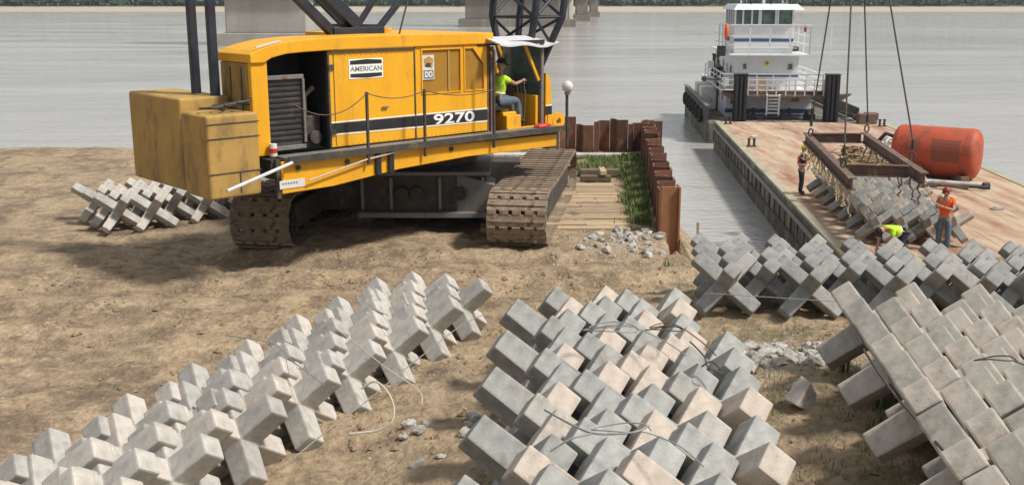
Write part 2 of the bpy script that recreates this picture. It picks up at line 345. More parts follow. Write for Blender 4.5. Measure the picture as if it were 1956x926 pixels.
r = N.new('ShaderNodeMapRange'); r.inputs[1].default_value = .35; r.inputs[2].default_value = .65; r.inputs[3].default_value = .05; r.inputs[4].default_value = .16; L.new(n.outputs[0], r.inputs[0]); L.new(r.outputs[0], b.inputs['Roughness'])
wmb = MB(); wx = [-900,-200,-60,0,60,200,900]; wy = [14,40,100,300,700,3000]
wmb.v = [Vector((x,y,0)) for y in wy for x in wx]; wmb.f = [(j*7+i,j*7+i+1,(j+1)*7+i+1,(j+1)*7+i) for j in range(5) for i in range(6)]
obj('water', wmb, wm, kind='structure')

# far woods: one mass of crowns
fw = MB(); rr = random.Random(3)
ICO = bmesh.new(); bmesh.ops.create_icosphere(ICO, subdivisions=2, radius=1)
iv = [v.co.copy() for v in ICO.verts]; ifc = [tuple(v.index for v in f.verts) for f in ICO.faces]; ICO.free()
for k in range(900):
    x = rr.uniform(-420, 420); y = rr.uniform(668, 712); h = rr.uniform(5, 11) + (y-668)*.12; r_ = rr.uniform(3, 6.5); z0 = 5.2
    sd_ = rr.random()*50
    vs = []
    for v in iv:
        q = 1 + .55*noise.noise(v*1.9 + Vector((sd_,0,0))) + .35*noise.noise(v*4.7 + Vector((sd_,5,0)))
        vs.append((x+v.x*r_*q, y+v.y*r_*q, z0+h*.5+v.z*h*.62*q))
    fw.add(vs, ifc)
for k in range(9000):   # leaf clumps that roughen the outline
    x = rr.uniform(-420, 420); y = rr.uniform(660, 690); z = rr.uniform(3.5, 16 + 5*noise.noise((x*.05,0,0))); s_ = rr.uniform(.4, 1.3)
    if z > 5 + (y-655)*.45 + 2.5: z = rr.uniform(3.5, 9)
    a = [Vector((rr.uniform(-1,1), rr.uniform(-1,1), rr.uniform(-1,1)))*s_ for _ in range(4)]
    fw.add([Vector((x,y,z))+q for q in a], [(0,1,2),(0,2,3),(0,3,1)])
obj('far_woods', fw, M['leaf'], kind='stuff', label='hazy dark green woods along the far river bank')
# ------------------------------------------------------------------ bridge piers
def pier(x0, x1, d, depth, base_y, label, m1, m2, cols):
    zb = -2
    p0 = at(x0, base_y, z=0); d = p0.y; X0 = (x0-978)/FPX*d/math.cos(0)*1.0; X1 = at(x1, base_y, z=0).x; X0 = p0.x
    t_ = thing('bridge_pier', (X0, d, 0), label, 'bridge pier')
    wdt = X1-X0
    obj('pier_footing', MB().box(X0-.6, X1+.6, d-.8, d+depth+.8, -3, 2.2), m1, t_, bev=.15)
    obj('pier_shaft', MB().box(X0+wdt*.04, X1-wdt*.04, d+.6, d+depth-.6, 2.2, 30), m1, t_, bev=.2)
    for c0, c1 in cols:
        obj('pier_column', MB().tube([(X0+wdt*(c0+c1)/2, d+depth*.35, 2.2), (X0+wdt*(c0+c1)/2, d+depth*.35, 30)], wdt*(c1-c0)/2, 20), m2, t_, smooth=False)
    obj('pier_ledge', MB().box(X0-.2, X1+.2, d-.3, d+depth+.3, 8.5, 9.3), m2, t_, bev=.08)
    return t_
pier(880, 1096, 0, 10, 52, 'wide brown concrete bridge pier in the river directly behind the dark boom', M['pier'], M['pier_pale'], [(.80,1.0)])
pier(1100, 1124, 0, 9, 41, 'narrow brown bridge pier just right of the wide one behind the boom', M['pier'], M['pier'], [])
pier(1127, 1143, 0, 9, 33, 'most distant and darkest bridge pier, nearest to the far bank', M['pier'], M['pier'], [])
pier(425, 592, 0, 9, 88, 'pale concrete bridge pier behind the rear of the yellow crane', M['pier_pale'], M['pier_pale'], [(0,.3)])

# ------------------------------------------------------------------ concrete jacks (six-armed armour units)
def jack_mesh(name, a, T, m):
    e = []
    for k in range(3):
        A = R(-90+120*k); e.append(Vector((math.cos(A)*.8165, math.sin(A)*.8165, .57735)))
    h = T/2; bm = bmesh.new()
    lay = bm.faces.layers.float.new('arm')
    cor = {}
    for i in (-1,1):
        for j in (-1,1):
            for k in (-1,1): cor[(i,j,k)] = bm.verts.new(e[0]*i*h + e[1]*j*h + e[2]*k*h)
    for ax in range(3):
        for sg in (-1,1):
            o1, o2 = (ax+1)%3, (ax+2)%3
            ring = []
            for u_, v_ in ((-1,-1),(1,-1),(1,1),(-1,1)):
                key = [0,0,0]; key[ax] = sg; key[o1] = u_; key[o2] = v_; ring.append(tuple(key))
            base = [cor[q] for q in ring]
            tip = [bm.verts.new(e[ax]*sg*a + e[o1]*q[o1]*h*.93 + e[o2]*q[o2]*h*.93) for q in ring]
            val = (ax*2+(sg>0))*.1618
            for q in range(4):
                f = bm.faces.new((base[q], base[(q+1)%4], tip[(q+1)%4], tip[q])); f[lay] = val
            f = bm.faces.new(tip); f[lay] = val
    bmesh.ops.recalc_face_normals(bm, faces=bm.faces)
    bmesh.ops.bevel(bm, geom=list(bm.edges), offset=.022, segments=2, profile=.6, affect='EDGES', clamp_overlap=True)
    me = bpy.data.meshes.new(name); bm.to_mesh(me); bm.free(); me.materials.append(m)
    for p in me.polygons: p.use_smooth = False
    return me
ORD = ['first','second','third','fourth','fifth','sixth','seventh','eighth','ninth','tenth','eleventh','twelfth','thirteenth','fourteenth','fifteenth','sixteenth','seventeenth','eighteenth','nineteenth','twentieth']
rj = random.Random(11)
def stack(c, yaw, pred, a, T, nn, m, look, where, rowdesc, enddesc, group, flip=1, tilt=(0,0), jit=.012, turn=0, lean=0, stretch=None, wtilt=(0,0)):
    me = [jack_mesh('concrete_jack', a*s_, T, m) for s_ in (1, .985)]
    Mx = Matrix.Translation(c) @ Matrix.Rotation(R(tilt[0]),4,'X') @ Matrix.Rotation(R(tilt[1]),4,'Y') @ Matrix.Rotation(R(yaw),4,'Z')
    cells = []
    for i in range(-18, 19):
        for j in range(-24, 25):
            x, y = nn*.8660*i, nn*(.5*i+j)
            rk_ = round(y/(nn*.5))
            if stretch:
                A_ = R(stretch[0]); k_ = (x*math.cos(A_)+y*math.sin(A_))*(stretch[1]-1); x += k_*math.cos(A_); y += k_*math.sin(A_); rk_ = j
            if pred(x, y): cells.append((rk_, x, y))
    rows = sorted(set(q[0] for q in cells), reverse=(flip < 0))
    out = []
    for ri, rk in enumerate(rows):
        rc = sorted([q for q in cells if q[0] == rk], key=lambda q: q[1])
        for ci, (_, x, y) in enumerate(rc):
            o = bpy.data.objects.new('concrete_jack', me[rj.random() < .4]); COL.objects.link(o)
            J = Matrix.Translation((x+rj.uniform(-jit,jit), y+rj.uniform(-jit,jit), rj.uniform(-jit,jit)*1.5)) @ Matrix.Rotation(R(lean),4,'X') @ Matrix.Rotation(R(turn+rj.uniform(-1.4,1.4)),4,'Z') @ Matrix.Rotation(R(rj.uniform(-1.2,1.2)),4,'X')
            o.matrix_world = Mx @ J
            if wtilt != (0,0):
                p_ = o.matrix_world.translation.copy(); o.matrix_world = Matrix.Translation(p_) @ Matrix.Rotation(R(wtilt[0]),4,'X') @ Matrix.Rotation(R(wtilt[1]),4,'Y') @ o.matrix_world.to_quaternion().to_matrix().to_4x4()
            setp(o, f'{look} jack in {where}, {ORD[ri]} row {rowdesc}, {ORD[ci]} {enddesc}', 'concrete jack', group)
            out.append(o)
    return out
L_ = stack((-2.93,10.4,3.80), 66, lambda x,y: -6.2<=x<=5.3 and -.01<=y<=1.0, .60, .27, .6, M['conc_pale'], 'pale concrete', 'left stack', 'from right edge', 'from near end', 'concrete jacks in the left stack', turn=20, lean=-6)
def midp(x, y):
    A = R(25); X = x*math.cos(A)-y*math.sin(A); Y = x*math.sin(A)+y*math.cos(A)
    return -4.9 < Y < .9 and -.12+.07*Y < X < 1.78
M_ = stack((.46,12.25,4.25), 25, midp, .67, .31, .705, M['conc_mid'], 'mottled concrete', 'middle stack', 'from near edge', 'from left', 'concrete jacks in the middle stack', stretch=(-30,1.28), wtilt=(-5,3))
B_ = stack((3.24,15.3,4.18), -8, lambda x,y: -.1<x<8.3 and -.01<=y<=1.5, .6, .225, .705, M['conc_dark'], 'dark concrete', 'back stack', 'from front', 'from left', 'concrete jacks in the back stack', turn=7)
R_ = stack((4.2,11.7,4.6), 83.6, lambda x,y: -5.9<x<=.2 and -3.3<=y<=.01, .64, .285, .74, M['conc_warm'], 'beige concrete', 'right stack', 'from left edge', 'from near end', 'concrete jacks in the right stack', flip=-1)
BYAW = 90-4.63
C_ = stack((10.30,29.0,2.15), BYAW, lambda x,y: -.3<=x<=7.6 and -2.2<=y<=.01, .6, .23, .705, M['conc_mid'], 'grey concrete', 'barge bundle', 'from left edge', 'from near end', 'concrete jacks in the bundle on the barge', flip=-1)
D_ = stack((-7.9,22.6,3.86), 40, lambda x,y: -1<=x<=2.6 and -.1<=y<=2.0, .6, .2, .705, M['conc_pale'], 'pale concrete', 'rear left heap', 'from front', 'from left', 'concrete jacks in the heap behind the crane')

# ------------------------------------------------------------------ yellow crawler crane
HA = R(42.5)
HD = Vector((math.cos(HA), math.sin(HA), 0)); HN = Vector((-math.sin(HA), math.cos(HA), 0)); HP = Vector((-3.37, 19.5, 0))
HM = Matrix(((HD.x, HN.x, 0, HP.x), (HD.y, HN.y, 0, HP.y), (0, 0, 1, 0), (0, 0, 0, 1)))     # (along, across, height) -> world
def hb(): return MB(HM)
def hw(u, n, z): return HP + HD*u + HN*n + Vector((0,0,z))
def sp(x, y, n=0.0):
    """crane house coordinates of the point seen at photo pixel x,y on the plane n metres behind the near side"""
    v = ray(x, y); o = Vector((0,0,CAMZ)); t_ = (HP + HN*n - o).dot(HN)/v.dot(HN); p = o + v*t_
    return ((p-HP).dot(HD), n, p.z)
GZ = 3.4
crane = thing('crawler_crane', (-2.2, 24.0, GZ), 'big yellow crawler crane with black stripe on brown tracks', 'crane')
Y_, YD, BK = M['yellow'], M['yellow_dusty'], M['black']
# tracks
TA = R(90-8.5)
tdir = Vector((math.cos(TA), math.sin(TA), 0)); tside = Vector((math.sin(TA), -math.cos(TA), 0))
def track(front, wdt, flipside):
    """front: centre of the near end at ground; runs away along tdir"""
    LT, HT, r = 6.9, 1.14, .50
    zc0 = GZ + .02
    def W(s_, q, z): return front + tdir*s_ + tside*q + Vector((0,0,z))
    TM = Matrix(((tside.x, tdir.x, 0, front.x), (tside.y, tdir.y, 0, front.y), (0,0,1,zc0), (0,0,0,1)))
    fr = obj('crawler_track', MB(TM).prism([(0,0)]*0 or [(-.16,.2),(.16,.2),(.16,.92),(-.16,.92)], .55, LT-.55).box(-wdt*.38, wdt*.38, .9, LT-.9, .34, .86), M['dark_steel'], crane, bev=.03)
    # sprocket, idler, rollers
    def wheel(nm, s_, z, rad, wd):
        a = Vector((-wd/2, s_, z)); b_ = Vector((wd/2, s_, z)); m_ = MB(TM)
        m_.tube([a, b_], rad, 22); m_.tube([a+Vector((-.05,0,0)), b_+Vector((.05,0,0))], rad*.35, 12)
        obj(nm, m_, M['dark_steel'], fr, bev=.015, seg=1)
    wheel('idler_wheel', .56, .57, .46, .5); wheel('drive_sprocket', LT-.56, .57, .46, .5)
    for k in range(7): wheel('track_roller', 1.2 + k*(LT-2.4)/6, .27, .18, .55)
    # path of shoes
    r0 = HT/2 - .03; path = []
    per = 2*(LT-2*r0) + 2*math.pi*r0; n = 48; st = per/n
    shoe = MB(); hw_ = wdt/2
    shoe.box(-hw_, hw_, -st/2+.012, st/2-.05, -.03, .03)
    for k in range(5):    # interlocking lugs along the leading edge, grouser bars
        x = -hw_ + .10 + k*(wdt-.20)/4
        shoe.box(x-.085, x+.085, st/2-.05, st/2+.035, -.035, .045)
    shoe.box(-hw_+.03, hw_-.03, -.05, -.01, .03, .062); shoe.box(-.12, .12, -st/2+.03, st/2-.06, -.13, -.03)
    me = mesh_of('track_shoe', shoe, M['track'], Vector((0,0,0)), bev=.006, seg=1)
    for k in range(n):
        d = (k+.5)*st; Ls = LT-2*r0
        if d < Ls: y, z, ang = r0 + d, HT/2 + r0, 0
        elif d < Ls + math.pi*r0:
            q = (d-Ls)/r0; y = LT - r0 + r0*math.sin(q); z = HT/2 + r0*math.cos(q); ang = -q
        elif d < 2*Ls + math.pi*r0: y = LT - r0 - (d-Ls-math.pi*r0); z = HT/2 - r0; ang = math.pi
        else:
            q = (d-2*Ls-math.pi*r0)/r0; y = r0 - r0*math.sin(q); z = HT/2 - r0*math.cos(q); ang = math.pi - q
        if 0 < y < LT and z > HT*.8 and ang == 0: z -= .04*math.sin(math.pi*(y-r0)/Ls)*1.3
        o = bpy.data.objects.new('track_shoe', me); COL.objects.link(o); o.parent = fr
        Mw = TM @ Matrix.Translation((random.uniform(-.008,.008), y, z)) @ Matrix.Rotation(ang, 4, 'X')
        o.matrix_local = Matrix.Translation(-wloc(fr)) @ Mw
    return fr
track(Vector((.085, 20.55, 0)), 1.22, 1)
track(Vector((-5.03, 20.35, 0)), 1.22, -1)
# carbody between the tracks
CB = MB()
p0 = at(688, 330, d=22.4); p1 = at(928, 330, d=22.4)
cx0, cx1 = p0.x, p1.x; zt = p0.z; zb_ = at(800, 408, d=22.4).z
CB.box(cx0, cx1, 22.45, 25.6, zb_+.05, zt-.05)
carb = obj('carbody', CB, M['dark_steel'], crane, bev=.02)
for x in (cx0, cx0+(cx1-cx0)*.23, cx0+(cx1-cx0)*.62, cx1-.1):
    obj('rib', MB().box(x, x+.07, 22.36, 22.448, zb_+.1, zt-.1), M['steel'], carb, bev=.008, seg=1)
obj('flange', MB().box(cx0-.05, cx1+.1, 22.3, 25.7, zt-.048, zt+.03), M['steel'], carb, bev=.008, seg=1)
obj('flange', MB().box(cx0-.05, cx1+.1, 22.22, 25.7, zb_-.06, zb_+.048), M['steel'], carb, bev=.008, seg=1)
for x in (cx0+(cx1-cx0)*.33, cx0+(cx1-cx0)*.45, cx0+(cx1-cx0)*.79):
    obj('hub_ring', MB().tube([(x,22.30,(zb_+zt)/2),(x,22.448,(zb_+zt)/2)], .14, 18).tube([(x,22.26,(zb_+zt)/2),(x,22.30,(zb_+zt)/2)], .07, 12), M['dark_steel'], carb)
# sloping arms from carbody up to the tracks
obj('track_beam', MB().add([(cx1-.9,22.5,zt+.03),(cx1+.2,22.3,zt-.25),(cx1+.2,22.3,zt-.9),(cx1-.9,22.5,zt-.9),(cx1-.9,23.4,zt+.03),(cx1+.2,23.2,zt-.25),(cx1+.2,23.2,zt-.9),(cx1-.9,23.4,zt-.9)],[(0,1,2,3),(7,6,5,4),(0,4,5,1),(1,5,6,2),(2,6,7,3),(3,7,4,0)]), M['steel'], carb, bev=.02)
obj('track_beam', MB().box(-4.5, cx0+.02, 22.6, 23.4, GZ+.45, zt-.1), M['dark_steel'], carb, bev=.02)
obj('track_beam', MB().box(-4.4, .2, 24.6, 25.4, GZ+.45, zt-.1), M['dark_steel'], carb, bev=.02)
obj('slewing_ring', MB().tube([(-2.2,24.0,zt-.05),(-2.2,24.0,5.3)], 1.25, 36), M['dark_steel'], crane)
obj('slewing_gear', MB().tube([(-2.2,24.0,zt+.12),(-2.2,24.0,zt+.3)], 1.42, 40), M['rust'], crane)
# revolving deck
DK = hb(); DK.box(-1.3, 5.7, .02, 2.7, 5.2, 5.55); obj('revolving_deck', DK, M['dark_steel'], crane, bev=.02)
sk = hb(); sk.prism([(-1.28,4.98),(-.2,5.0),(1.3,5.15),(3.0,5.22),(5.6,5.2),(5.6,5.46),(-1.28,5.56)], -.33, -.29)
side = obj('deck_side_beam', sk, Y_, crane, bev=.008, seg=1)
obj('walkway', hb().box(-1.2, 5.75, -.42, .0, 5.562, 5.63), M['steel'], crane, bev=.01, seg=1)
obj('walkway_lip', hb().box(-1.2, 5.75, -.46, -.424, 5.53, 5.65), M['dark_steel'], crane)
for u in (.72, 1.02): obj('bracket', hb().box(u, u+.12, -.40, -.335, 5.1, 5.56), BK, side, bev=.01, seg=1)
for u in (-.95, .1, 2.6): obj('bolt_plate', hb().tube([(u,-.36,5.42),(u,-.33,5.42)], .05, 12), M['dark_steel'], side)
a0 = sp(533,330,-.34); obj('notice_plate', hb().box(a0[0], a0[0]+.52, -.345, -.334, 5.07, 5.22), M['white_dirty'], side, bev=.003, seg=1)
for k in range(6): obj('lettering', hb().box(a0[0]+.05+k*.055, a0[0]+.085+k*.055, -.349, -.3455, 5.15, 5.18), M['letter_grey'], side)
# yellow hose/rail line on the side beam and a pale rod hanging off it
pts = [hw(*sp(x,y,-.42)) for x,y in ((590,345),(700,305),(790,282),(880,266),(915,262))]
obj('guide_rope', MB().tube(pts, .018, 6), M['rope'], crane)
obj('grab_rod', MB().tube([hw(*sp(558,311,-.5)), hw(*sp(434,365,-1.0))], .03, 8), M['awning'], crane)
# machinery house : profile follows the roof
TZ = 7.44
roof = hb()
rp = [(-1.62,7.43),(-1.5,7.50),(-1.25,7.57),(-.9,7.635),(-.4,7.67),(.3,7.69),(1.2,7.70),(4.0,7.68)]
roof.prism(rp + [(4.0,7.46),(.0,7.452),(-.5,7.44),(-.9,7.42),(-1.2,7.36),(-1.35,7.28),(-1.62,7.28)], -.05, 1.15)
roof.prism([(1.3,7.699),(4.0,7.679),(4.0,7.46),(1.3,7.46)], 1.15, 2.9)
hs_ = obj('house_roof', roof, Y_, crane, bev=.02)
obj('roof_rail', hb().beam((-1.5,-.03,7.55),(-1.0,-.03,7.65),.03,.03), M['white_dirty'], hs_)
obj('roof_hatch', hb().box(1.6,2.4,1.3,2.2,7.71,7.78), Y_, hs_, bev=.02)
obj('rear_corner_post', hb().box(-1.6,-1.27,0,.12,5.64,7.34), Y_, crane, bev=.03)
rf = hb().box(-1.6,-1.55,.125,1.1,5.64,7.27); obj('rear_wall', rf, YD, crane, bev=.01)
for k in range(2): obj('rear_panel_seam', hb().box(-1.612,-1.602,.32+k*.4,.35+k*.4,5.7,7.2), M['dark_steel'], crane)
# dark engine room seen through the open bay
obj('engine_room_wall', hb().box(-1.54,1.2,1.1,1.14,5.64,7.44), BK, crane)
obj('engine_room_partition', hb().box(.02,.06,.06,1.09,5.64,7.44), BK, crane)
eng = obj('radiator', hb().box(-1.2,-.45,.25,.9,5.64,6.98), M['dark_steel'], crane, bev=.02)
for z in (5.7, 6.98): obj('radiator_frame', hb().box(-1.22,-.42,.2,.248,z-.03,z+.05), M['steel'], eng, bev=.008, seg=1)
for u in (-1.22,-.46): obj('radiator_frame', hb().box(u,u+.05,.19,.242,5.78,6.95), M['steel'], eng, bev=.008, seg=1)
for k in range(11): obj('radiator_fin', hb().box(-1.15,-.48,.225,.247,5.85+k*.1,5.88+k*.1), M['navy'], eng)
obj('engine_block', hb().box(-.35,-.05,.3,.9,5.66,6.25).tube([(-.2,.2,5.85),(-.2,.3,5.85)],.13,14), M['dark_steel'], crane, bev=.02)
obj('exhaust_pipe', hb().tube([(-.25,.5,6.25),(-.25,.5,6.6),(-.05,.5,6.75)], .05, 10), M['steel'], crane)
c0 = sp(517,262,.0); obj('drinks_bucket', hb().tube([(c0[0]-.02,-.1,5.64),(c0[0]-.02,-.1,5.86)],.07,12), M['white_dirty'], crane); obj('bucket_band', hb().tube([(c0[0]-.02,-.1,5.70),(c0[0]-.02,-.1,5.78)],.073,12), M['red_paint'], crane)
# side panels
pan = hb(); pan.box(0,1.955,-.0,.05,5.66,7.448); door = obj('side_door', pan, Y_, crane, bev=.012)
obj('door_frame', hb().box(-.04,-.003,-.02,.06,5.64,7.44), M['dark_steel'], door)
obj('door_frame', hb().box(1.958,1.985,-.012,.05,5.66,7.44), M['dark_steel'], door)
obj('door_rail', hb().box(0.02,1.95,-.03,-.003,7.40,7.43), M['dark_steel'], door)
obj('door_handle', hb().box(1.15,1.3,-.05,-.02,6.32,6.35), M['steel'], door, bev=.005, seg=1)
obj('door_seam', hb().box(.09,.105,-.006,-.001,5.7,7.38), M['dark_steel'], door)
wallp = hb()    # wall with two window openings
w1 = (2.16,3.13,6.54,7.40); w2 = (3.26,3.76,6.54,7.40)
wallp.box(1.99,3.86,.0,.05,5.66,6.54).box(1.99,3.86,.0,.05,7.40,7.458).box(1.99,2.16,.0,.05,6.541,7.399).box(3.13,3.26,.0,.05,6.541,7.399).box(3.76,3.86,.0,.05,6.541,7.399)
sw_ = obj('side_wall', wallp, Y_, crane)
for a_, b_, c_, d_ in (w1, w2):
    wf = MB(HM); 
    for q in ((a_-.03,b_+.03,c_-.03,c_),(a_-.03,b_+.03,d_-.02,d_+.01),(a_-.03,a_,c_,d_-.02),(b_,b_+.03,c_,d_-.02)): wf.box(q[0],q[1],-.018,-.002,q[2],q[3])
    f_ = obj('window', wf, Y_, crane, bev=.004, seg=1)
    obj('pane', hb().box(a_,b_,.02,.032,c_,d_), M['tinted'], f_)
obj('window_post', hb().box(2.82,2.86,.0,.018,6.56,7.38), M['yellow_dusty'], sw_)
# corner gusset of second window
obj('window_gusset', hb().prism([(3.45,7.40),(3.76,7.40),(3.76,7.05)], -.02, -.002), Y_, sw_)
# stripe, lines, lettering, plaques
stp = obj('black_stripe', hb().add([(0,-.006,5.92),(3.86,-.006,5.88),(3.86,-.006,6.10),(0,-.006,6.10),(0,-.001,5.92),(3.86,-.001,5.88),(3.86,-.001,6.10),(0,-.001,6.10)],[(0,1,2,3),(7,6,5,4),(0,4,5,1),(1,5,6,2),(2,6,7,3),(3,7,4,0)]), BK, crane)
obj('white_line', hb().box(0,3.86,-.008,-.002,6.112,6.135), M['letter_white'], stp)
obj('white_line', hb().add([(0,-.008,5.885),(3.86,-.008,5.845),(3.86,-.008,5.868),(0,-.008,5.908),(0,-.002,5.885),(3.86,-.002,5.845),(3.86,-.002,5.868),(0,-.002,5.908)],[(0,1,2,3),(7,6,5,4),(0,4,5,1),(1,5,6,2),(2,6,7,3),(3,7,4,0)]), M['letter_white'], stp)
def text(txt, u0, z0, wd, ht, m, par, n=-.012, bold=0.0, sx=None):
    cu = bpy.data.curves.new('lettering', 'FONT'); cu.body = txt; cu.size = 1; cu.extrude = .004; cu.offset = bold
    to = bpy.data.objects.new('tmp_text', cu); COL.objects.link(to); bpy.context.view_layer.update()
    dg = bpy.context.evaluated_depsgraph_get(); me = bpy.data.meshes.new_from_object(to.evaluated_get(dg)); 
    COL.objects.unlink(to); bpy.data.objects.remove(to)
    xs_ = [v.co.x for v in me.vertices]; ys_ = [v.co.y for v in me.vertices]
    mb = hb(); X0, X1, Y0, Y1 = min(xs_), max(xs_), min(ys_), max(ys_)
    mb.add([(u0+(v.co.x-X0)/(X1-X0)*wd, n + v.co.z*.5, z0+(v.co.y-Y0)/(Y1-Y0)*ht) for v in me.vertices], [tuple(p.vertices) for p in me.polygons])
    return obj('lettering', mb, m, par)
text('9270', 2.42, 5.885, 1.08, .215, M['letter_white'], stp, bold=.02)
pq = obj('name_plaque', hb().box(.43,1.21,-.008,-.001,6.90,7.27), M['letter_white'], crane, bev=.003, seg=1)
obj('plaque_block', hb().prism([(.46,7.24),(.83,7.262),(1.18,7.24),(1.18,7.17),(.46,7.17)], -.012, -.0085), BK, pq)
obj('plaque_block', hb().prism([(.46,7.0),(1.18,7.0),(1.18,6.935),(.83,6.915),(.46,6.935)], -.012, -.0085), BK, pq)
text('AMERICAN', .46, 7.04, .72, .095, M['letter_grey'], pq, n=-.011, bold=.012)
dc = obj('round_top_sticker', hb().box(2.17,2.46,-.003,-.0 + .018,6.80,7.28), M['white_dirty'], crane)
obj('sticker_emblem', hb().prism([(2.22,7.08),(2.41,7.02),(2.44,7.2),(2.33,7.26),(2.2,7.2)], -.007, -.0035), M['yellow_dusty'], dc)
obj('sticker_emblem', hb().prism([(2.22,7.06),(2.36,7.04),(2.38,7.12),(2.27,7.13)], -.010, -.0075), M['dark_steel'], dc)
obj('sticker_field', hb().box(2.19,2.44,-.007,-.0035,6.82,6.99), M['letter_grey'], dc)
text('DO', 2.22, 6.85, .19, .11, M['letter_white'], dc, n=-.010, bold=.02)
# handrail posts with drooping chain along the walkway
posts = []
for x, yt in ((700,176),(810,171),(943,95)):
    u, n_, z_ = sp(x, yt, -.42); posts.append((u, z_))
    obj('rail_post', hb().box(u-.022, u+.022, -.445, -.40, 5.35, z_), M['dark_steel'], crane)
def droop(a, b, sag, n=10): return [(a[0]+(b[0]-a[0])*i/n, -.43, a[1]+(b[1]-a[1])*i/n - sag*4*(i/n)*(1-i/n)) for i in range(n+1)]
for a_, b_, s_ in (((-1.0,6.55),(posts[0][0],posts[0][1]-.02),.28),((posts[0][0],posts[0][1]-.02),(posts[1][0],posts[1][1]-.02),.12),((posts[1][0],posts[1][1]-.02),(3.95,6.62),.14)):
    obj('chain_rail', hb().tube(droop(a_, b_, s_), .010, 5), M['beam_rust'], crane)
# counterweight, rear decks and the two tall rear legs
cw = hb(); cw.box(-2.62,-1.64,-.25,.7,5.02,6.46); cwo = obj('counterweight', cw, YD, crane, bev=.06, seg=3)
for z in (5.45, 6.05, 6.3): obj('counterweight_seam', hb().box(-2.63,-1.63,-.262,-.252,z,z+.018), M['dark_steel'], cwo)
obj('counterweight_seam', hb().box(-2.05,-2.03,-.262,-.252,5.1,5.44), M['dark_steel'], cwo)
obj('counterweight_slab', hb().box(-2.6,-1.64,.76,2.9,5.05,6.68), YD, cwo, bev=.06, seg=3)
obj('rear_post', hb().box(-1.36,-1.28,-.3,-.22,4.9,5.6), M['dark_steel'], crane)
for x, n_ in ((413,.9),(377,1.5)):
    u, _, z_ = sp(x, 205, n_); obj('gantry_leg', hb().box(u-.075, u+.075, n_-.06, n_+.06, 6.3, 11.5), M['navy'], crane, bev=.01, seg=1)
u0 = sp(420,210,0)
for k in range(3):
    pts = [hw(-2.3+.25*k+.22*math.cos(t_*.7), .1+.2*math.sin(t_*.7), 6.50+.03*k+.012*t_) for t_ in range(10)]
    obj('cable_coil', MB().tube(pts, .022, 6), M['wire_dark'], crane)
# mast foot on the roof: box base and four heavy raking legs
def mp_(x, y, n_): u, n2, z = sp(x, y, n_); return (u, n2, z)
ms = obj('mast_foot', hb().beam(mp_(632,61,.9), mp_(728,58,.9), .25, .15), M['navy'], crane, bev=.02)
for (xa,ya,xb,yb,w_,n_) in ((636,64,560,-12,.17,.9),(664,58,596,-12,.10,1.6),(682,50,618,-12,.24,.9),(684,48,722,-12,.10,1.2),(722,56,775,-12,.11,.9)):
    obj('mast_leg', hb().beam(mp_(xa,ya,n_), mp_(xb,yb-120*0,n_), w_, w_), M['navy'], ms, bev=.01, seg=1)
obj('mast_leg', hb().beam(mp_(636,49,.95), mp_(728,50,.95), .06, .06), M['navy'], ms)
obj('mast_pendant', hb().tube([mp_(762,68,.3), mp_(781,-8,.3)], .018, 6), M['wire_dark'], ms)
# boom: four tapering chords with lacing
bf = at(992, 165, d=24.6); bx = Vector((.11, .12, 1)).normalized()
boom = obj('boom_foot_pin', MB().tube([bf-HN*.7, bf+HN*.7], .14, 14), M['navy'], crane)
def bc(i, j, s_):
    k = min(1, s_/1.6); return bf + bx*s_ + HN*(i*(.28+.42*k+.012*s_)) + HD*(j*(.12+.30*k+.012*s_))
for i in (-1,1):
    for j in (-1,1): obj('boom_chord', MB().tube([bc(i,j,0), bc(i,j,1.6), bc(i,j,12)], .085, 10), M['navy'], boom)
lac = MB(); lv = [0.5,1.0,1.6,2.4,4.2,5.1,6,7,8,9,10]
for q in range(len(lv)-1):
    a_, b_ = lv[q], lv[q+1]
    for (i1,j1,i2,j2) in ((-1,-1,-1,1),(1,-1,1,1),(-1,-1,1,-1),(-1,1,1,1)):
        if q % 2: i1,j1,i2,j2 = i2,j2,i1,j1
        obj('lacing_bar', MB().tube([bc(i1,j1,a_), bc(i2,j2,b_)], .035, 6), M['navy'], boom); obj('lacing_bar', MB().tube([bc(i1,j1,b_), bc(i2,j2,b_)], .03, 6), M['navy'], boom)
for i in (-1,1): obj('boom_plate', MB().add([bc(i,-1,.1)-HN*.02, bc(i,1,.1)-HN*.02, bc(i,1,1.25)-HN*.02, bc(i,0,.7)-HN*.02, bc(i,-1,1.25)-HN*.02]+[bc(i,-1,.1)+HN*.02, bc(i,1,.1)+HN*.02, bc(i,1,1.25)+HN*.02, bc(i,0,.7)+HN*.02, bc(i,-1,1.25)+HN*.02],[(0,1,2,3,4),(9,8,7,6,5)]+[(k,5+k,5+(k+1)%5,(k+1)%5) for k in range(5)]), M['navy'], boom)
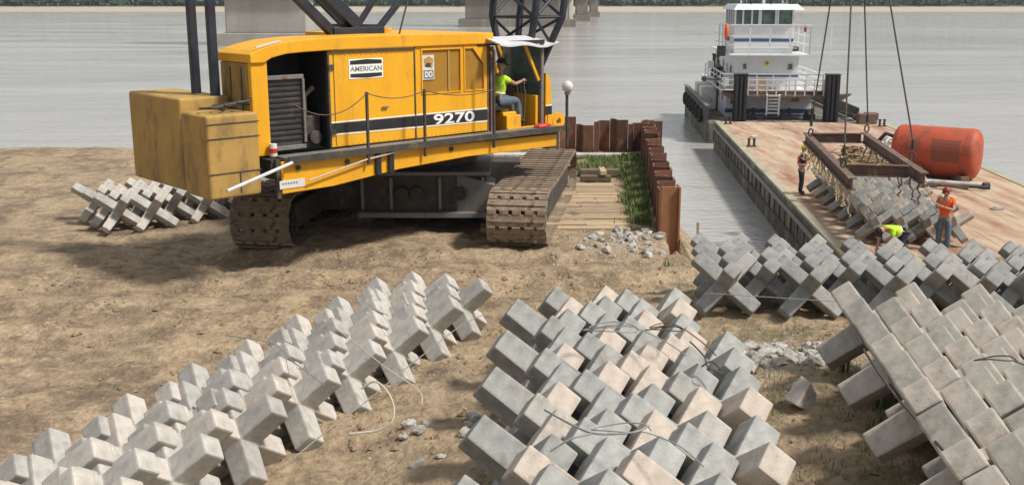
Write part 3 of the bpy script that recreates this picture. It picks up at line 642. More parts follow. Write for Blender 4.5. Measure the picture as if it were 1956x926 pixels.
# cab
cabx0, cabx1 = 4.06, 5.5
obj('cab_floor', hb().box(3.88,5.72,-.02,1.4,5.5,5.56), M['dark_steel'], crane)
obj('cab_rear_panel', hb().box(3.87,3.92,.0,1.3,5.56,7.45), M['beam_rust'], crane)
obj('cab_back_wall', hb().box(3.93,5.1,1.32,1.36,5.56,7.44), M['black'], crane)  # coloured black to stand in for the shade inside the cab
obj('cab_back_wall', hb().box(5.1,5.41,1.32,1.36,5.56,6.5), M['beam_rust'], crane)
obj('cab_back_post', hb().box(4.6,4.66,1.28,1.31,6.4,7.45), M['dark_steel'], crane)
ft_ = hb()
obj('cab_corner_post', hb().box(5.42,5.50,-.03,.05,5.5,7.42), M['steel'], crane, bev=.01, seg=1)
obj('cab_corner_post', hb().box(5.42,5.50,1.28,1.36,5.5,7.42), M['steel'], crane, bev=.01, seg=1)
for a_, b_ in (((4.95,.02,7.42),(5.38,.02,6.62)),((5.2,1.2,7.42),(5.55,1.2,6.7)),((3.95,-.02,7.30),(4.14,-.02,6.85))):
    obj('window_bar', hb().beam(a_, b_, .05, .07), Y_, crane, bev=.008, seg=1)
obj('front_window', hb().box(5.43,5.445,.06,1.27,6.3,7.4), M['glass'], crane)
obj('cab_door_edge', hb().box(3.93,4.02,-.04,.02,5.5,7.4), M['beam_rust'], crane)
seatp = obj('cab_seat_base', hb().box(4.45,4.85,.15,.75,5.56,5.98), Y_, crane, bev=.03)
obj('front_console', hb().box(5.32,5.41,.05,.95,5.56,6.3), Y_, crane, bev=.02)
obj('step_box', hb().box(4.42,4.84,-.0,.14,5.56,5.92), Y_, crane, bev=.02)
obj('lower_panel', hb().box(4.42,5.4,-.03,-.005,5.56,5.66), Y_, crane, bev=.01)
st_ = obj('operator_seat', hb().box(4.2,4.7,.18,.72,6.02,6.18), M['black'], crane, bev=.04, seg=3)
obj('seat_back', hb().box(4.1,4.2,.18,.72,6.1,6.75), M['black'], st_, bev=.03, seg=3)
for k in range(5): 
    obj('control_lever', hb().tube([(5.1+.03*k,.2+.12*k,5.6),(5.16,.2+.12*k,6.3),(5.1,.2+.12*k,6.55)], .014, 6).ball((5.1,.2+.12*k,6.57),.035), M['beam_rust'], crane)
obj('instrument_box', hb().box(5.05,5.3,.75,1.2,6.1,6.5), M['beam_rust'], crane, bev=.02)
aw = hb(); cn = [sp(919,69,.1), sp(1068,79,1.35), sp(1046,87,-.15), sp(956,85,-.5)]
def cq(a_, b_):   # bilinear point with a little sag
    p = [Vector(q) for q in cn]; v = p[0].lerp(p[1], a_).lerp(p[3].lerp(p[2], a_), b_); v.z += .05*math.sin(a_*math.pi)*(1-b_) - .02*math.sin(a_*9); return v
nn_ = 12; top_ = [cq(i/nn_, j/4) for j in range(5) for i in range(nn_+1)]; vs = [tuple(v) for v in top_] + [(v.x,v.y,v.z-.03) for v in top_]; K = len(top_); fs = []
for j in range(4):
    for i in range(nn_):
        q = j*(nn_+1)+i; fs += [(q,q+1,q+nn_+2,q+nn_+1), (K+q+nn_+1,K+q+nn_+2,K+q+1,K+q)]
ed = [i for i in range(nn_+1)] + [j*(nn_+1)+nn_ for j in range(1,5)] + [4*(nn_+1)+i for i in range(nn_-1,-1,-1)] + [j*(nn_+1) for j in range(3,0,-1)]
fs += [(ed[k], K+ed[k], K+ed[(k+1)%len(ed)], ed[(k+1)%len(ed)]) for k in range(len(ed))]
aw.add(vs, fs); obj('cab_awning', aw, M['awning'], crane)
obj('cab_awning_trim', hb().box(3.6,5.5,-.04,0,7.42,7.50), BK, crane)
# nose: curved yellow strip, black band and a ring plate
nz = hb().prism([(5.56,5.62),(5.74,5.62),(5.74,6.3),(5.72,6.55),(5.66,6.72),(5.56,6.78)], -.02, 1.2); no = obj('nose_guard', nz, Y_, crane, bev=.015)
obj('nose_band', hb().box(5.555,5.748,-.03,-.021,5.86,6.05), BK, no); obj('nose_line', hb().box(5.555,5.748,-.03,-.021,6.055,6.075), M['letter_white'], no)
rg = hb(); R1, R2 = .19, .075
oc = [(5.95+R1*math.cos(k*math.pi/8), 5.70+R1*math.sin(k*math.pi/8)) for k in range(16)]; ic = [(5.95+R2*math.cos(k*math.pi/8), 5.70+R2*math.sin(k*math.pi/8)) for k in range(16)]
vs = [(x,yy,z) for yy in (-.05,.03) for (x,z) in oc+ic]
fs = []
for k in range(16):
    k2 = (k+1)%16; fs += [(k,k2,16+k2,16+k),(32+k,48+k,48+k2,32+k2),(k,32+k,32+k2,k2),(16+k,16+k2,48+k2,48+k)]
rg.add(vs, fs); obj('hook_plate', rg, Y_, crane); obj('hook_plate_arm', hb().box(5.62,5.80,-.04,.02,5.56,5.86), Y_, crane, bev=.01)
obj('rag_heap', hb().ball((5.3,-.2,5.66),.12,8,6,(2.2,1,.5)), M['red_paint'], crane)
obj('white_sack', hb().ball((5.62,.9,7.0),.13,8,6,(.8,.8,2.2)), M['white_dirty'], crane)
obj('front_bracket', hb().box(5.5,6.1,.1,.7,5.2,5.5), M['dark_steel'], crane, bev=.02)

# ------------------------------------------------------------------ people
def skinmesh(name, chains, mat_, parent, label=None, cat=None, sub=2, extra=None):
    """chains: list of [(point, radius), ...]; points shared by coordinates join up"""
    bm = bmesh.new(); sk_ = bm.verts.layers.skin.verify(); vd = {}
    org = wloc(parent) if parent is not None else chains[0][0][0].copy()
    first = True
    for ch in chains:
        prev = None
        for p, r_ in ch:
            key = (round(p.x,4), round(p.y,4), round(p.z,4))
            if key not in vd:
                v = bm.verts.new(p-org); v[sk_].radius = (r_, r_) if not isinstance(r_, tuple) else r_; v[sk_].use_root = first; first = False; vd[key] = v
            v = vd[key]
            if prev is not None and prev is not v and bm.edges.get((prev, v)) is None: bm.edges.new((prev, v))
            prev = v
    me = bpy.data.meshes.new(name); bm.to_mesh(me); bm.free()
    o = bpy.data.objects.new(name, me); COL.objects.link(o); o.modifiers.new('skin', 'SKIN').use_smooth_shade = True
    ss = o.modifiers.new('sub', 'SUBSURF'); ss.levels = ss.render_levels = sub
    bpy.context.view_layer.update(); dg = bpy.context.evaluated_depsgraph_get(); m2 = bpy.data.meshes.new_from_object(o.evaluated_get(dg))
    o.modifiers.clear(); o.data = m2; bpy.data.meshes.remove(me); m2.name = name
    if extra is not None:
        b2 = bmesh.new(); b2.from_mesh(m2); tmp = bpy.data.meshes.new('x'); tmp.from_pydata([tuple(v-org) for v in extra.v], [], extra.f); b2.from_mesh(tmp); bmesh.ops.recalc_face_normals(b2, faces=b2.faces); b2.to_mesh(m2); b2.free(); bpy.data.meshes.remove(tmp)
    m2.materials.clear(); m2.materials.append(mat_)
    for p in m2.polygons: p.use_smooth = True; p.material_index = 0
    o.location = (0,0,0) if parent is not None else org
    if parent is not None: o.parent = parent
    return setp(o, label, cat)
def person(base, face, J, label, top, legs, hat, hatm, vest=None):
    """J: joint name -> (forward, left, up) in metres from the base; face: heading in degrees"""
    A = R(face); f = Vector((math.cos(A), math.sin(A), 0)); l = Vector((-math.sin(A), math.cos(A), 0))
    def W(p): return base + f*p[0] + l*p[1] + Vector((0,0,p[2]))
    P_ = {k: W(v) for k, v in J.items()}
    t_ = thing('person', base, label, 'person')
    hd = P_['head']; nk = P_['neck']; up = (hd-nk).normalized()
    look = W(J.get('look', (J['head'][0]+1, J['head'][1], J['head'][2]))) - hd; look = (look - up*look.dot(up)).normalized(); ear = up.cross(look)
    ex = MB()
    HM_ = Matrix(((look.x, ear.x, up.x, hd.x), (look.y, ear.y, up.y, hd.y), (look.z, ear.z, up.z, hd.z), (0,0,0,1)))
    ex.M = HM_
    ex.ball((0,0,.0), .1, 14, 10, (.98,.78,1.18)); ex.ball((.02,0,-.05), .07, 10, 8, (1,.85,1))
    ex.ball((.102,0,-.01), .018, 6, 5, (1,.8,1.5)); ex.ball((0,.078,-.01), .022, 6, 5, (.7,.4,1.2)); ex.ball((0,-.078,-.01), .022, 6, 5, (.7,.4,1.2))
    ex.ball((.092,.0,-.055), .02, 6, 4, (.5,1.3,.35))
    ex.M = Matrix.Identity(4)
    for s_ in 'lr':   # hands: palm, four fingers and a thumb
        h_ = P_['hand_'+s_]; e_ = P_['elbow_'+s_]; d = (h_-e_).normalized(); sx = d.cross(Vector((0,0,1)) if abs(d.z) < .9 else f).normalized(); u_ = sx.cross(d)
        ex.tube([h_, h_+d*.045, h_+d*.09], [.026,.038,.034], 8)
        for q in range(4):
            b_ = h_ + d*.085 + sx*(-.027+.018*q); ln = (.065,.078,.075,.058)[q]
            ex.tube([b_, b_+d*ln*.5-u_*.006, b_+d*ln*.85-u_*.03, b_+d*ln*.8-u_*.055], [.0095,.009,.0085,.007], 6)
        tb = h_ + d*.03 - sx*.03; ex.tube([tb, tb-sx*.03+d*.025, tb-sx*.035+d*.055-u_*.02], [.012,.011,.008], 6)
    pv = P_['pelvis']; ch = P_['chest']
    ch_ = [[(pv,.13),(pv.lerp(ch,.5),.125),(ch,.15),(nk,.058),(nk.lerp(hd,.6),.056)]]
    for s_ in 'lr':
        ch_.append([(ch,.15),(P_['sh_'+s_],.062),(P_['elbow_'+s_],.042),(P_['hand_'+s_],.027)])
        ch_.append([(pv,.13),(P_['hip_'+s_],.092),(P_['knee_'+s_],.058),(P_['foot_'+s_],.042),(P_['toe_'+s_],.035)])
    body = skinmesh('body', ch_, M['skin'], t_, extra=ex)
    sh = [[(pv.lerp(ch,.12),.165),(pv.lerp(ch,.5),.165),(ch,.19),(ch.lerp(nk,.6),.075)]]
    for s_ in 'lr': sh.append([(ch,.19),(P_['sh_'+s_],.080),(P_['sh_'+s_].lerp(P_['elbow_'+s_],.55),.066)])
    so_ = skinmesh('shirt', sh, M[top], t_)
    if vest or top == 'lime':
        for q_ in (.40,):
            c_ = pv.lerp(ch, q_); ax = (ch-pv).normalized(); rr_ = .206 if vest else .186
            obj('reflective_band', MB().tube([c_-ax*.014, c_+ax*.014], rr_*.90, 16), M['letter_white'], t_)
    if vest: skinmesh('vest', [[(pv.lerp(ch,.1),.180),(pv.lerp(ch,.55),.180),(ch,.203),(ch.lerp(nk,.35),.13)]], M[vest], t_)
    tr = [[(pv.lerp(ch,.15),.150),(pv,.162)]]
    for s_ in 'lr': tr.append([(pv,.162),(P_['hip_'+s_],.12),(P_['knee_'+s_],.088),(P_['foot_'+s_],.078)])
    skinmesh('trousers', tr, M[legs], t_)
    for s_ in 'lr': skinmesh('boot', [[(P_['foot_'+s_]+Vector((0,0,.06)),.055),(P_['foot_'+s_],.056),(P_['toe_'+s_],.046)]], M['boot'], t_, sub=1)
    hm = MB(HM_); hm.M = HM_ @ Matrix.Translation((0,0,.035))
    hv = []; hf = []
    for i in range(7):
        a_ = math.pi/2*i/6
        for k in range(16): hv.append((.128*math.cos(math.pi/2-a_)*math.cos(k*math.pi/8), .108*math.cos(math.pi/2-a_)*math.sin(k*math.pi/8), .115*math.sin(math.pi/2-a_)+.005))
    for i in range(6):
        for k in range(16): hf.append((i*16+k,(i+1)*16+k,(i+1)*16+(k+1)%16,i*16+(k+1)%16))
    hm.add(hv, hf); hm.tube([(0,0,.0),(0,0,.012)], .125, 16); hm.box(.08,.175,-.07,.07,-.006,.006)
    obj(hat, hm, M[hatm], t_, smooth=True)
    return t_
def stand(**kw):
    J = dict(pelvis=(0,0,.93), chest=(.02,0,1.32), neck=(.03,0,1.50), head=(.05,0,1.64), sh_l=(.01,.19,1.40), sh_r=(.01,-.19,1.40), elbow_l=(.0,.24,1.12), elbow_r=(0,-.24,1.12), hand_l=(.1,.22,.9), hand_r=(.1,-.22,.9),
             hip_l=(0,.1,.88), hip_r=(0,-.1,.88), knee_l=(.03,.11,.48), knee_r=(.03,-.11,.48), foot_l=(-.01,.12,.08), foot_r=(-.01,-.12,.08), toe_l=(.16,.14,.045), toe_r=(.16,-.14,.045)); J.update(kw); return J
DZ = 1.62
pa = at(1528, 371, z=DZ)
person(pa, -15, stand(elbow_l=(.27,.22,1.25), hand_l=(.42,.10,1.50), elbow_r=(.24,-.24,1.22), hand_r=(.42,-.05,1.42), look=(2,1,1.7)), 'worker in yellow hard hat and red vest reaching up at the barge edge', 'dark_cloth', 'dark_cloth', 'hard_hat', 'helmet_yellow', vest='vest_red')
pb = at(1799, 477, z=DZ)
person(pb, -120, stand(chest=(.04,0,1.30), elbow_l=(.22,.22,1.17), hand_l=(.36,-.02,1.26), elbow_r=(.25,-.2,1.18), hand_r=(.32,-.12,1.40), head=(.08,0,1.63), look=(1,-.3,1.3), knee_l=(.04,.12,.48), foot_l=(.05,.13,.08), toe_l=(.2,.17,.045)), 'worker in orange shirt and blue jeans pulling a tag line', 'orange', 'jeans', 'hard_hat', 'helmet_red')
pc = at(1712, 500, d=26.3); pc.z = DZ
person(pc, -160, stand(pelvis=(-.1,0,.86), chest=(.30,0,1.02), neck=(.46,0,1.02), head=(.58,0,.98), sh_l=(.34,.19,1.0), sh_r=(.34,-.19,1.0), elbow_l=(.40,.22,.72), elbow_r=(.42,-.22,.74), hand_l=(.5,.15,.5), hand_r=(.52,-.15,.52), hip_l=(-.1,.1,.84), hip_r=(-.1,-.1,.84), look=(1.3,0,.2)), 'worker in lime shirt bent over behind the back stack', 'lime', 'dark_cloth', 'cap', 'helmet_dark')
# the operator, seated in the cab
ob = hw(4.40, .30, 5.58)
person(ob, 42.5, dict(pelvis=(0,0,.66), chest=(.06,0,1.05), neck=(.09,0,1.24), head=(.13,0,1.40), sh_l=(.06,.19,1.13), sh_r=(.06,-.19,1.13), elbow_l=(.30,.25,.98), elbow_r=(.32,-.24,1.0), hand_l=(.58,.18,1.0), hand_r=(.60,-.16,1.05),
    hip_l=(.03,.1,.64), hip_r=(.03,-.1,.64), knee_l=(.48,.13,.66), knee_r=(.48,-.12,.64), foot_l=(.60,.12,.22), foot_r=(.56,-.12,.20), toe_l=(.76,.13,.18), toe_r=(.72,-.13,.16)),
    'crane operator in lime shirt and jeans seated in the cab', 'lime', 'jeans', 'cap', 'helmet_dark')

# ------------------------------------------------------------------ sheet pile wall
M['deck'] = mat('rusty_sandy_deck_plate', (.50,.405,.285), (.39,.275,.19), 1.1, .85, .3, bscale=14, c3=(.27,.125,.08), s3=.9, t3=(.44,.66), stretch=(1.6,.28,1), rnd=.05, coord='Object')
wall = thing('sheet_pile_wall', (3.9, 28.0, 2.2), 'brown rusty corrugated sheet pile wall between the bank and the river', 'sheet pile wall')
rw = random.Random(5)
wa, wb = Vector((4.45,34.35,0)), Vector((3.42,22.75,0))
wd = (wb-wa).normalized(); wn_ = Vector((-wd.y, wd.x, 0))
if wn_.x < 0: wn_ = -wn_
def zpile(p, d, n, ln, sgn, zt, m, zb=.2, dep=.17):
    """one trough-shaped pile: flange, two raking webs, flange"""
    mb = MB(); P_ = [p - n*dep*sgn, p + d*ln*.22 - n*dep*sgn, p + d*ln*.38 + n*dep*sgn, p + d*ln*.98 + n*dep*sgn]
    for a_, b_ in zip(P_[:-1], P_[1:]):
        c_ = Vector((0,0,(zt+zb)/2)); mb.beam(a_+c_, b_+c_, .045, zt-zb)
    obj('sheet_pile', mb, m, wall)
nR = 19; lnR = (wb-wa).length/nR
for k in range(nR):
    zt_ = 4.42 + rw.uniform(-.05,.05) + (.06 if k % 4 == 0 else 0)
    zpile(wa + wd*k*lnR, wd, wn_, lnR, 1 if k % 2 else -1, zt_, M['rust'], dep=.19)
# broad near pile facing the camera
e0 = wb + Vector((-.10,0,0))
mb = MB(); zt_ = 4.42
mb.box(3.22, 3.60, 22.28, 22.33, 1.4, zt_); mb.box(3.60, 3.645, 22.2, 22.62, 1.4, zt_); obj('sheet_pile', mb, M['rust_bright'], wall, bev=.006, seg=1)
obj('sheet_pile', MB().box(3.18, 3.215, 22.25, 22.7, 1.4, zt_-.06), M['rust'], wall)
x = 1.0; k = 0
while x < 4.4:
    ln = .56; zt_ = 4.33 + (0.16, .22, .02, .1, .2, .03)[k % 6] + rw.uniform(-.03,.03)
    zpile(Vector((x,34.35,0)), Vector((1,0,0)), Vector((0,1,0)), ln, 1 if k % 2 else -1, zt_, M['rust'], dep=.2); x += ln; k += 1
obj('concrete_kerb', MB().box(-.6, 4.15, 33.3, 33.75, 3.2, 3.50), M['slab'], label='pale concrete strip at the foot of the far sheet piles', cat='concrete strip', bev=.02)

# ------------------------------------------------------------------ timber mat road beside the track
mat_t = thing('timber_mat', (1.4, 25.0, 3.4), 'weathered timber mat road beside the right crane track', 'timber mat')
y = 22.5; rt = random.Random(9)
while y < 28.2:
    wdt = rt.uniform(.22,.30); xr = 2.62 + rt.uniform(-.06,.10) + (y-22.5)*.03
    z1 = 3.47 + rt.uniform(-.015,.03)
    if rt.random() < .3:
        xm = rt.uniform(1.3,1.9)
        obj('plank', MB().box(-.7, xm-.01, y+.01, y+wdt-.012, 3.3, z1), M['timber'], mat_t, bev=.014, seg=1)
        obj('plank', MB().box(xm+.01, xr, y+.012, y+wdt-.012, 3.3, z1-.015), M['timber'], mat_t, bev=.014, seg=1)
    else: obj('plank', MB().box(-.7 if y < 27 else 1.6, xr, y+.01, y+wdt-.012, 3.3, z1), M['timber'], mat_t, bev=.014, seg=1)
    y += wdt
for args, lb in (((1.95,3.05,29.5,29.78,3.42,3.62), 'dark squared timber, the farther of two lying beyond the mat road'), ((1.9,2.75,28.65,28.9,3.42,3.58), 'dark squared timber, the nearer of two lying beyond the mat road')):
    obj('timber_beam', MB().box(*args), M['timber_dark'], label=lb, cat='timber', bev=.02)
obj('timber_block', MB().box(2.45,2.62,28.62,29.4,3.6,3.72), M['timber'], label='short pale timber block laid across the two dark timbers', cat='timber block', bev=.015)
# marker post with white ball, survey stake
lp = at(1083, 268, d=31.5)
ps = thing('light_post', lp, 'thin dark post topped by a round white lamp beside the sheet piles', 'lamp post')
obj('post', MB().tube([lp+Vector((0,0,-.5)), at(1083,180,d=31.5)], .045, 8), M['dark_steel'], ps)
tb = at(1084, 166, d=31.5); obj('lamp', MB().ball(tb, .17, 14, 10, (1,1,1.05)), M['white_dirty'], ps, smooth=True)
obj('lamp_neck', MB().tube([tb-Vector((0,0,.24)), tb-Vector((0,0,.12))], .09, 10), M['steel'], ps)
stk = at(1333, 500, d=20.2); obj('survey_stake', MB().beam(stk-Vector((0,0,.6)), at(1333,425,d=20.2), .045, .03), M['timber'], label='thin pale wooden stake standing at the water edge', cat='stake')

# ------------------------------------------------------------------ deck barge
BA = R(4.53); bx_ = Vector((math.cos(BA), -math.sin(BA), 0)); by_ = Vector((math.sin(BA), math.cos(BA), 0))
BO = Vector((9.0, 28.61, 0)) - by_*4.8
BMt = Matrix(((bx_.x, by_.x, 0, BO.x), (bx_.y, by_.y, 0, BO.y), (0,0,1,0), (0,0,0,1)))
BW, BLn = 9.35, 35.2
barge = thing('deck_barge', BO + bx_*BW/2 + by_*BLn/2, 'long flat deck barge with rusty sandy deck moored beside the bank', 'barge')
hl = MB(BMt); hl.add([(0,0,1.545),(BW,0,1.545),(BW,BLn,1.545),(0,BLn,1.545),(0,0,.7),(BW,0,.7),(BW,2.5,-.9),(0,2.5,-.9),(BW,BLn,-.9),(0,BLn,-.9)], [(0,1,2,3),(0,4,5,1),(4,7,6,5),(7,9,8,6),(2,8,9,3),(0,3,9,7,4),(1,5,6,8,2)])
hull = obj('hull', hl, M['hull'], barge)
obj('rub_rail', MB(BMt).box(-.07,-.002,.0,BLn,1.18,1.34), M['steel'], hull, bev=.02)
obj('rub_rail', MB(BMt).box(-.05,-.002,.0,BLn,.55,.63), M['dark_steel'], hull, bev=.015)
k = 0
while .6 + k*1.15 < BLn: 
    obj('hull_rib', MB(BMt).box(-.045,-.002,.6+k*1.15,.72+k*1.15,.632,1.178), M['hull'], hull); k += 1
nxp, nyp = 4, 11
for i in range(nxp):
    for j in range(nyp):
        x0, x1 = .30+(BW-.6)*i/nxp, .30+(BW-.6)*(i+1)/nxp; y0, y1 = .05+(BLn-.1)*j/nyp, .05+(BLn-.1)*(j+1)/nyp
        obj('deck_plate', MB(BMt).box(x0+.008, x1-.008, y0+.008, y1-.008, 1.5, 1.60), M['deck'], barge)
M['grime'] = mat('mossy_concrete_grime', (.30,.29,.19), (.40,.37,.29), 2, .9, .3, c3=(.2,.2,.1), s3=1.5, stretch=(1,.4,1))
for x0, x1 in ((0,.295),(BW-.295,BW)): obj('gunwale', MB(BMt).box(x0, x1, 0, BLn, 1.5, 1.63), M['grime'], barge, bev=.02)
def bp_(x, y, z): return BMt @ Vector((x, y, z))
for (bx0, by0) in ((.6,25),(BW-.6,33.5),(.6,34)):
    kv = obj('mooring_bitt', MB(BMt).box(bx0-.22,bx0+.22,by0-.12,by0+.12,1.605,1.64), M['dark_steel'], barge)
    for s_ in (-.12,.12): obj('bitt_post', MB(BMt).tube([(bx0+s_,by0,1.64),(bx0+s_,by0,1.95)], .06, 10).tube([(bx0+s_,by0,1.95),(bx0+s_,by0,1.99)], .085, 10), M['dark_steel'], kv)
for i, (px_, py_, s_) in enumerate(((1655,236,.5),(1663,228,.35))):
    q = at(px_, py_, z=1.61); obj('deck_crate', MB().box(q.x-s_, q.x+s_, q.y-.3, q.y+.3, 1.6, 1.6+s_*1.1), M['beam_rust'], label=('brown steel box on the far right corner of the barge deck', 'smaller brown box behind the box on the far barge corner')[i], cat='box', bev=.03)

# ------------------------------------------------------------------ towboat behind the barge
TO = at(1490, 225, z=1.6); dT = 62.0
txc = (TO.x/TO.y)*dT
TMt = Matrix(((bx_.x, by_.x, 0, txc), (bx_.y, by_.y, 0, dT), (0,0,1,0), (0,0,0,1)))
tug = thing('towboat', (txc, dT+8, 0), 'white towboat with blue stripes pushing the far end of the barge', 'towboat')
def tb_(): return MB(TMt)
def tz(y, d=dT): return at(1490, y, d=d).z
def tx(x, d=dT): return (at(x, 100, d=d).x - txc)
W_, WD, BL = M['white'], M['white_dirty'], M['blue']
z0, z1, z2, z3, z4 = 1.35, tz(176), tz(107), tz(50), tz(20)
hx = 4.35
th_ = tb_().add([(-hx,-.8,2.0),(hx,-.8,2.0),(hx,15,2.3),(-hx,15,2.3),(-hx,-.8,-.9),(hx,-.8,-.9),(hx,15,-.9),(-hx,15,-.9)],[(0,3,2,1),(4,5,6,7),(0,1,5,4),(1,2,6,5),(2,3,7,6),(3,0,4,7)])
thl = obj('hull', tb_().box(-hx,hx,-.8,15,-.9,1.35), M['hull'], tug, bev=.15)
obj('bulwark', tb_().box(-hx-.04,-hx+.08,-.7,15,1.355,2.15), M['dark_steel'], thl, bev=.03)
obj('bulwark', tb_().box(hx-.08,hx+.04,-.7,15,1.355,2.15), M['dark_steel'], thl, bev=.03)
obj('bulwark_cap', tb_().box(-hx-.1,-hx+.14,-.7,15,2.152,2.23), M['steel'], thl, bev=.02)
for k in range(6):
    q = TMt @ Vector((-hx-.16, 2.0+k*2.2, 1.35)); 
    ring = [q + Vector((0, .34*math.cos(a_*math.pi/6), .34*math.sin(a_*math.pi/6))) for a_ in range(13)]
    obj('fender_tyre', MB().tube(ring, .12, 8, cap=False), M['rubber'], thl, smooth=True)
# first storey
x0, x1 = tx(1396), tx(1562)
ws = obj('lower_deckhouse', tb_().box(x0,x1,1.2,13,z0,z1-.06), W_, tug, bev=.03)
obj('blue_stripe', tb_().box(x0-.01,x1+.01,1.185,1.198,tz(216,63.2),tz(208,63.2)), BL, ws)
obj('upper_deck', tb_().box(tx(1385),tx(1578),.2,13.4,z1-.055,z1+.05), M['white_dirty'], tug, bev=.02)
obj('deck_edge', tb_().box(tx(1385),tx(1578),.12,.195,z1-.14,z1+.06), M['beam_rust'], tug)
for (xa, xb, ya, yb) in ((1522,1540,180,196),(1404,1412,182,200)):
    f_ = obj('window', tb_().box(tx(xa),tx(xb),1.15,1.19,tz(yb,63.2),tz(ya,63.2)), M['white_dirty'], ws); obj('pane', tb_().box(tx(xa)+.06,tx(xb)-.06,1.13,1.148,tz(yb,63.2)+.06,tz(ya,63.2)-.06), M['glass'], f_)
for k in range(5):
    yy = 2.2+k*2.1; f_ = obj('window', tb_().box(x0-.04,x0-.005,yy,yy+.7,z0+.9,z0+1.45), WD, ws); obj('pane', tb_().box(x0-.06,x0-.042,yy+.07,yy+.63,z0+.96,z0+1.39), M['glass'], f_)
# ladder
ld = obj('ladder', tb_().beam((tx(1469),-.3,z0+.3),(tx(1467),-.75,z1-.1),.09,.12).beam((tx(1492),-.3,z0+.3),(tx(1490),-.75,z1-.1),.09,.12), W_, tug)
for k in range(6):
    q = (k+.5)/6; obj('rung', tb_().box(tx(1470),tx(1490),-.3-.45*q-.08,-.3-.45*q+.06,z0+.3+(z1-.4-z0)*q,z0+.3+(z1-.4-z0)*q+.07), WD, ld)
# second storey
x0, x1 = tx(1411), tx(1536)
mid = obj('middle_deckhouse', tb_().box(x0,x1,1.5,11.5,z1+.05,z2-.05), W_, tug, bev=.03)
obj('blue_stripe', tb_().box(x0-.01,x1+.01,1.485,1.498,tz(147,63.5),tz(141,63.5)), BL, mid)
for (xa, xb) in ((1427,1436),(1514,1525)):
    f_ = obj('window', tb_().box(tx(xa),tx(xb),1.45,1.49,tz(134,63.5),tz(121,63.5)), WD, mid); obj('pane', tb_().box(tx(xa)+.05,tx(xb)-.05,1.43,1.448,tz(134,63.5)+.05,tz(121,63.5)-.05), M['glass'], f_)
q = TMt @ Vector((tx(1474),1.48,tz(121,63.5))); obj('round_emblem', MB(TMt).tube([(tx(1474),1.46,tz(121,63.5)),(tx(1474),1.495,tz(121,63.5))], .16, 16), M['helmet_yellow'], mid)
obj('emblem_centre', MB(TMt).tube([(tx(1474),1.44,tz(121,63.5)),(tx(1474),1.458,tz(121,63.5))], .09, 12), M['letter_grey'], mid)
for k in range(4):
    yy = 2.4+k*2.1; f_ = obj('window', tb_().box(x0-.04,x0-.005,yy,yy+.6,z1+.9,z1+1.4), WD, mid); obj('pane', tb_().box(x0-.06,x0-.042,yy+.06,yy+.54,z1+.96,z1+1.34), M['glass'], f_)
obj('cabin_door', tb_().box(tx(1448),tx(1470),.6,.65,z1+.08,tz(150,62.6)), M['tan_web'], mid)
obj('top_deck', tb_().box(tx(1397),tx(1549),.5,10.5,z2-.045,z2+.05), W_, tug, bev=.02)
# railings
def railing(par, xa, xb, ya, yb, zb, h, n, m, sides=True):
    pr = [(xa,ya),(xb,ya)] if not sides else [(xa,yb),(xa,ya),(xb,ya),(xb,yb)]
    for z_ in (h*.33, h*.66, h):
        for a_, b_ in zip(pr[:-1], pr[1:]): obj('rail', tb_().beam((a_[0],a_[1],zb+z_),(b_[0],b_[1],zb+z_),.065,.065), m, par)
    for a_, b_ in zip(pr[:-1], pr[1:]):
        for i in range(n+1):
            q = i/n; obj('stanchion', tb_().beam((a_[0]+(b_[0]-a_[0])*q,a_[1]+(b_[1]-a_[1])*q,zb),(a_[0]+(b_[0]-a_[0])*q,a_[1]+(b_[1]-a_[1])*q,zb+h),.065,.065), m, par)
r_top = obj('top_rail', tb_().beam((tx(1397),.52,z3+.05),(tx(1549),.52,z3+.05),.06,.06), W_, tug)
railing(r_top, tx(1397), tx(1549), .55, 8, z2+.05, z3-z2-.1, 4, W_)
r_mid = obj('deck_rail', tb_().beam((tx(1387),.22,z1+1.02),(tx(1576),.22,z1+1.02),.05,.05), W_, tug)
railing(r_mid, tx(1387), tx(1576), .25, 11, z1+.05, .95, 6, W_)
# pilot house
x0, x1 = tx(1409), tx(1523)
ph = obj('pilot_house', tb_().box(x0,x1,1.6,6.5,z2+.05,z3), W_, tug, bev=.03)
obj('blue_stripe', tb_().box(x0-.01,x1+.01,1.585,1.598,tz(80,63.7),tz(74,63.7)), BL, ph)
for k in range(2): obj('ledge', tb_().box(tx(1405),tx(1530),1.5,1.598,tz(92+k*12,63.7)-.03,tz(92+k*12,63.7)+.02), WD, ph)
obj('window_band', tb_().box(x0+.05,x1-.05,1.75,6.4,z3+.002,z4), M['glass'], ph)
for q in (1409,1424,1441,1455,1458,1487,1491,1520):
    obj('mullion', tb_().box(tx(q)-.03,tx(q)+.07,1.6,1.72,z3+.002,z4), W_, ph)
for k in range(5): obj('mullion', tb_().box(x0,x0+.08,1.75+k*1.1,1.87+k*1.1,z3+.002,z4), W_, ph)
obj('pilot_roof', tb_().add([(tx(1404),1.2,z4),(tx(1540),1.2,z4),(tx(1540),7,z4),(tx(1404),7,z4),(tx(1412),1.5,z4+.32),(tx(1528),1.5,z4+.32),(tx(1528),6.7,z4+.32),(tx(1412),6.7,z4+.32)],[(0,3,2,1),(4,5,6,7),(0,1,5,4),(1,2,6,5),(2,3,7,6),(3,0,4,7)]), W_, tug)
for k, (xq, r_) in enumerate(((1420,.16),(1440,.22),(1462,.14),(1478,.2),(1500,.18),(1515,.14))):
    lm = obj('searchlight', MB(TMt).tube([(tx(xq),1.9,z4+.32),(tx(xq),1.9,z4+.62)], .05, 8).tube([(tx(xq),1.75,z4+.75),(tx(xq),2.1,z4+.75)], r_, 12), (WD, M['dark_steel'])[k % 2], tug)
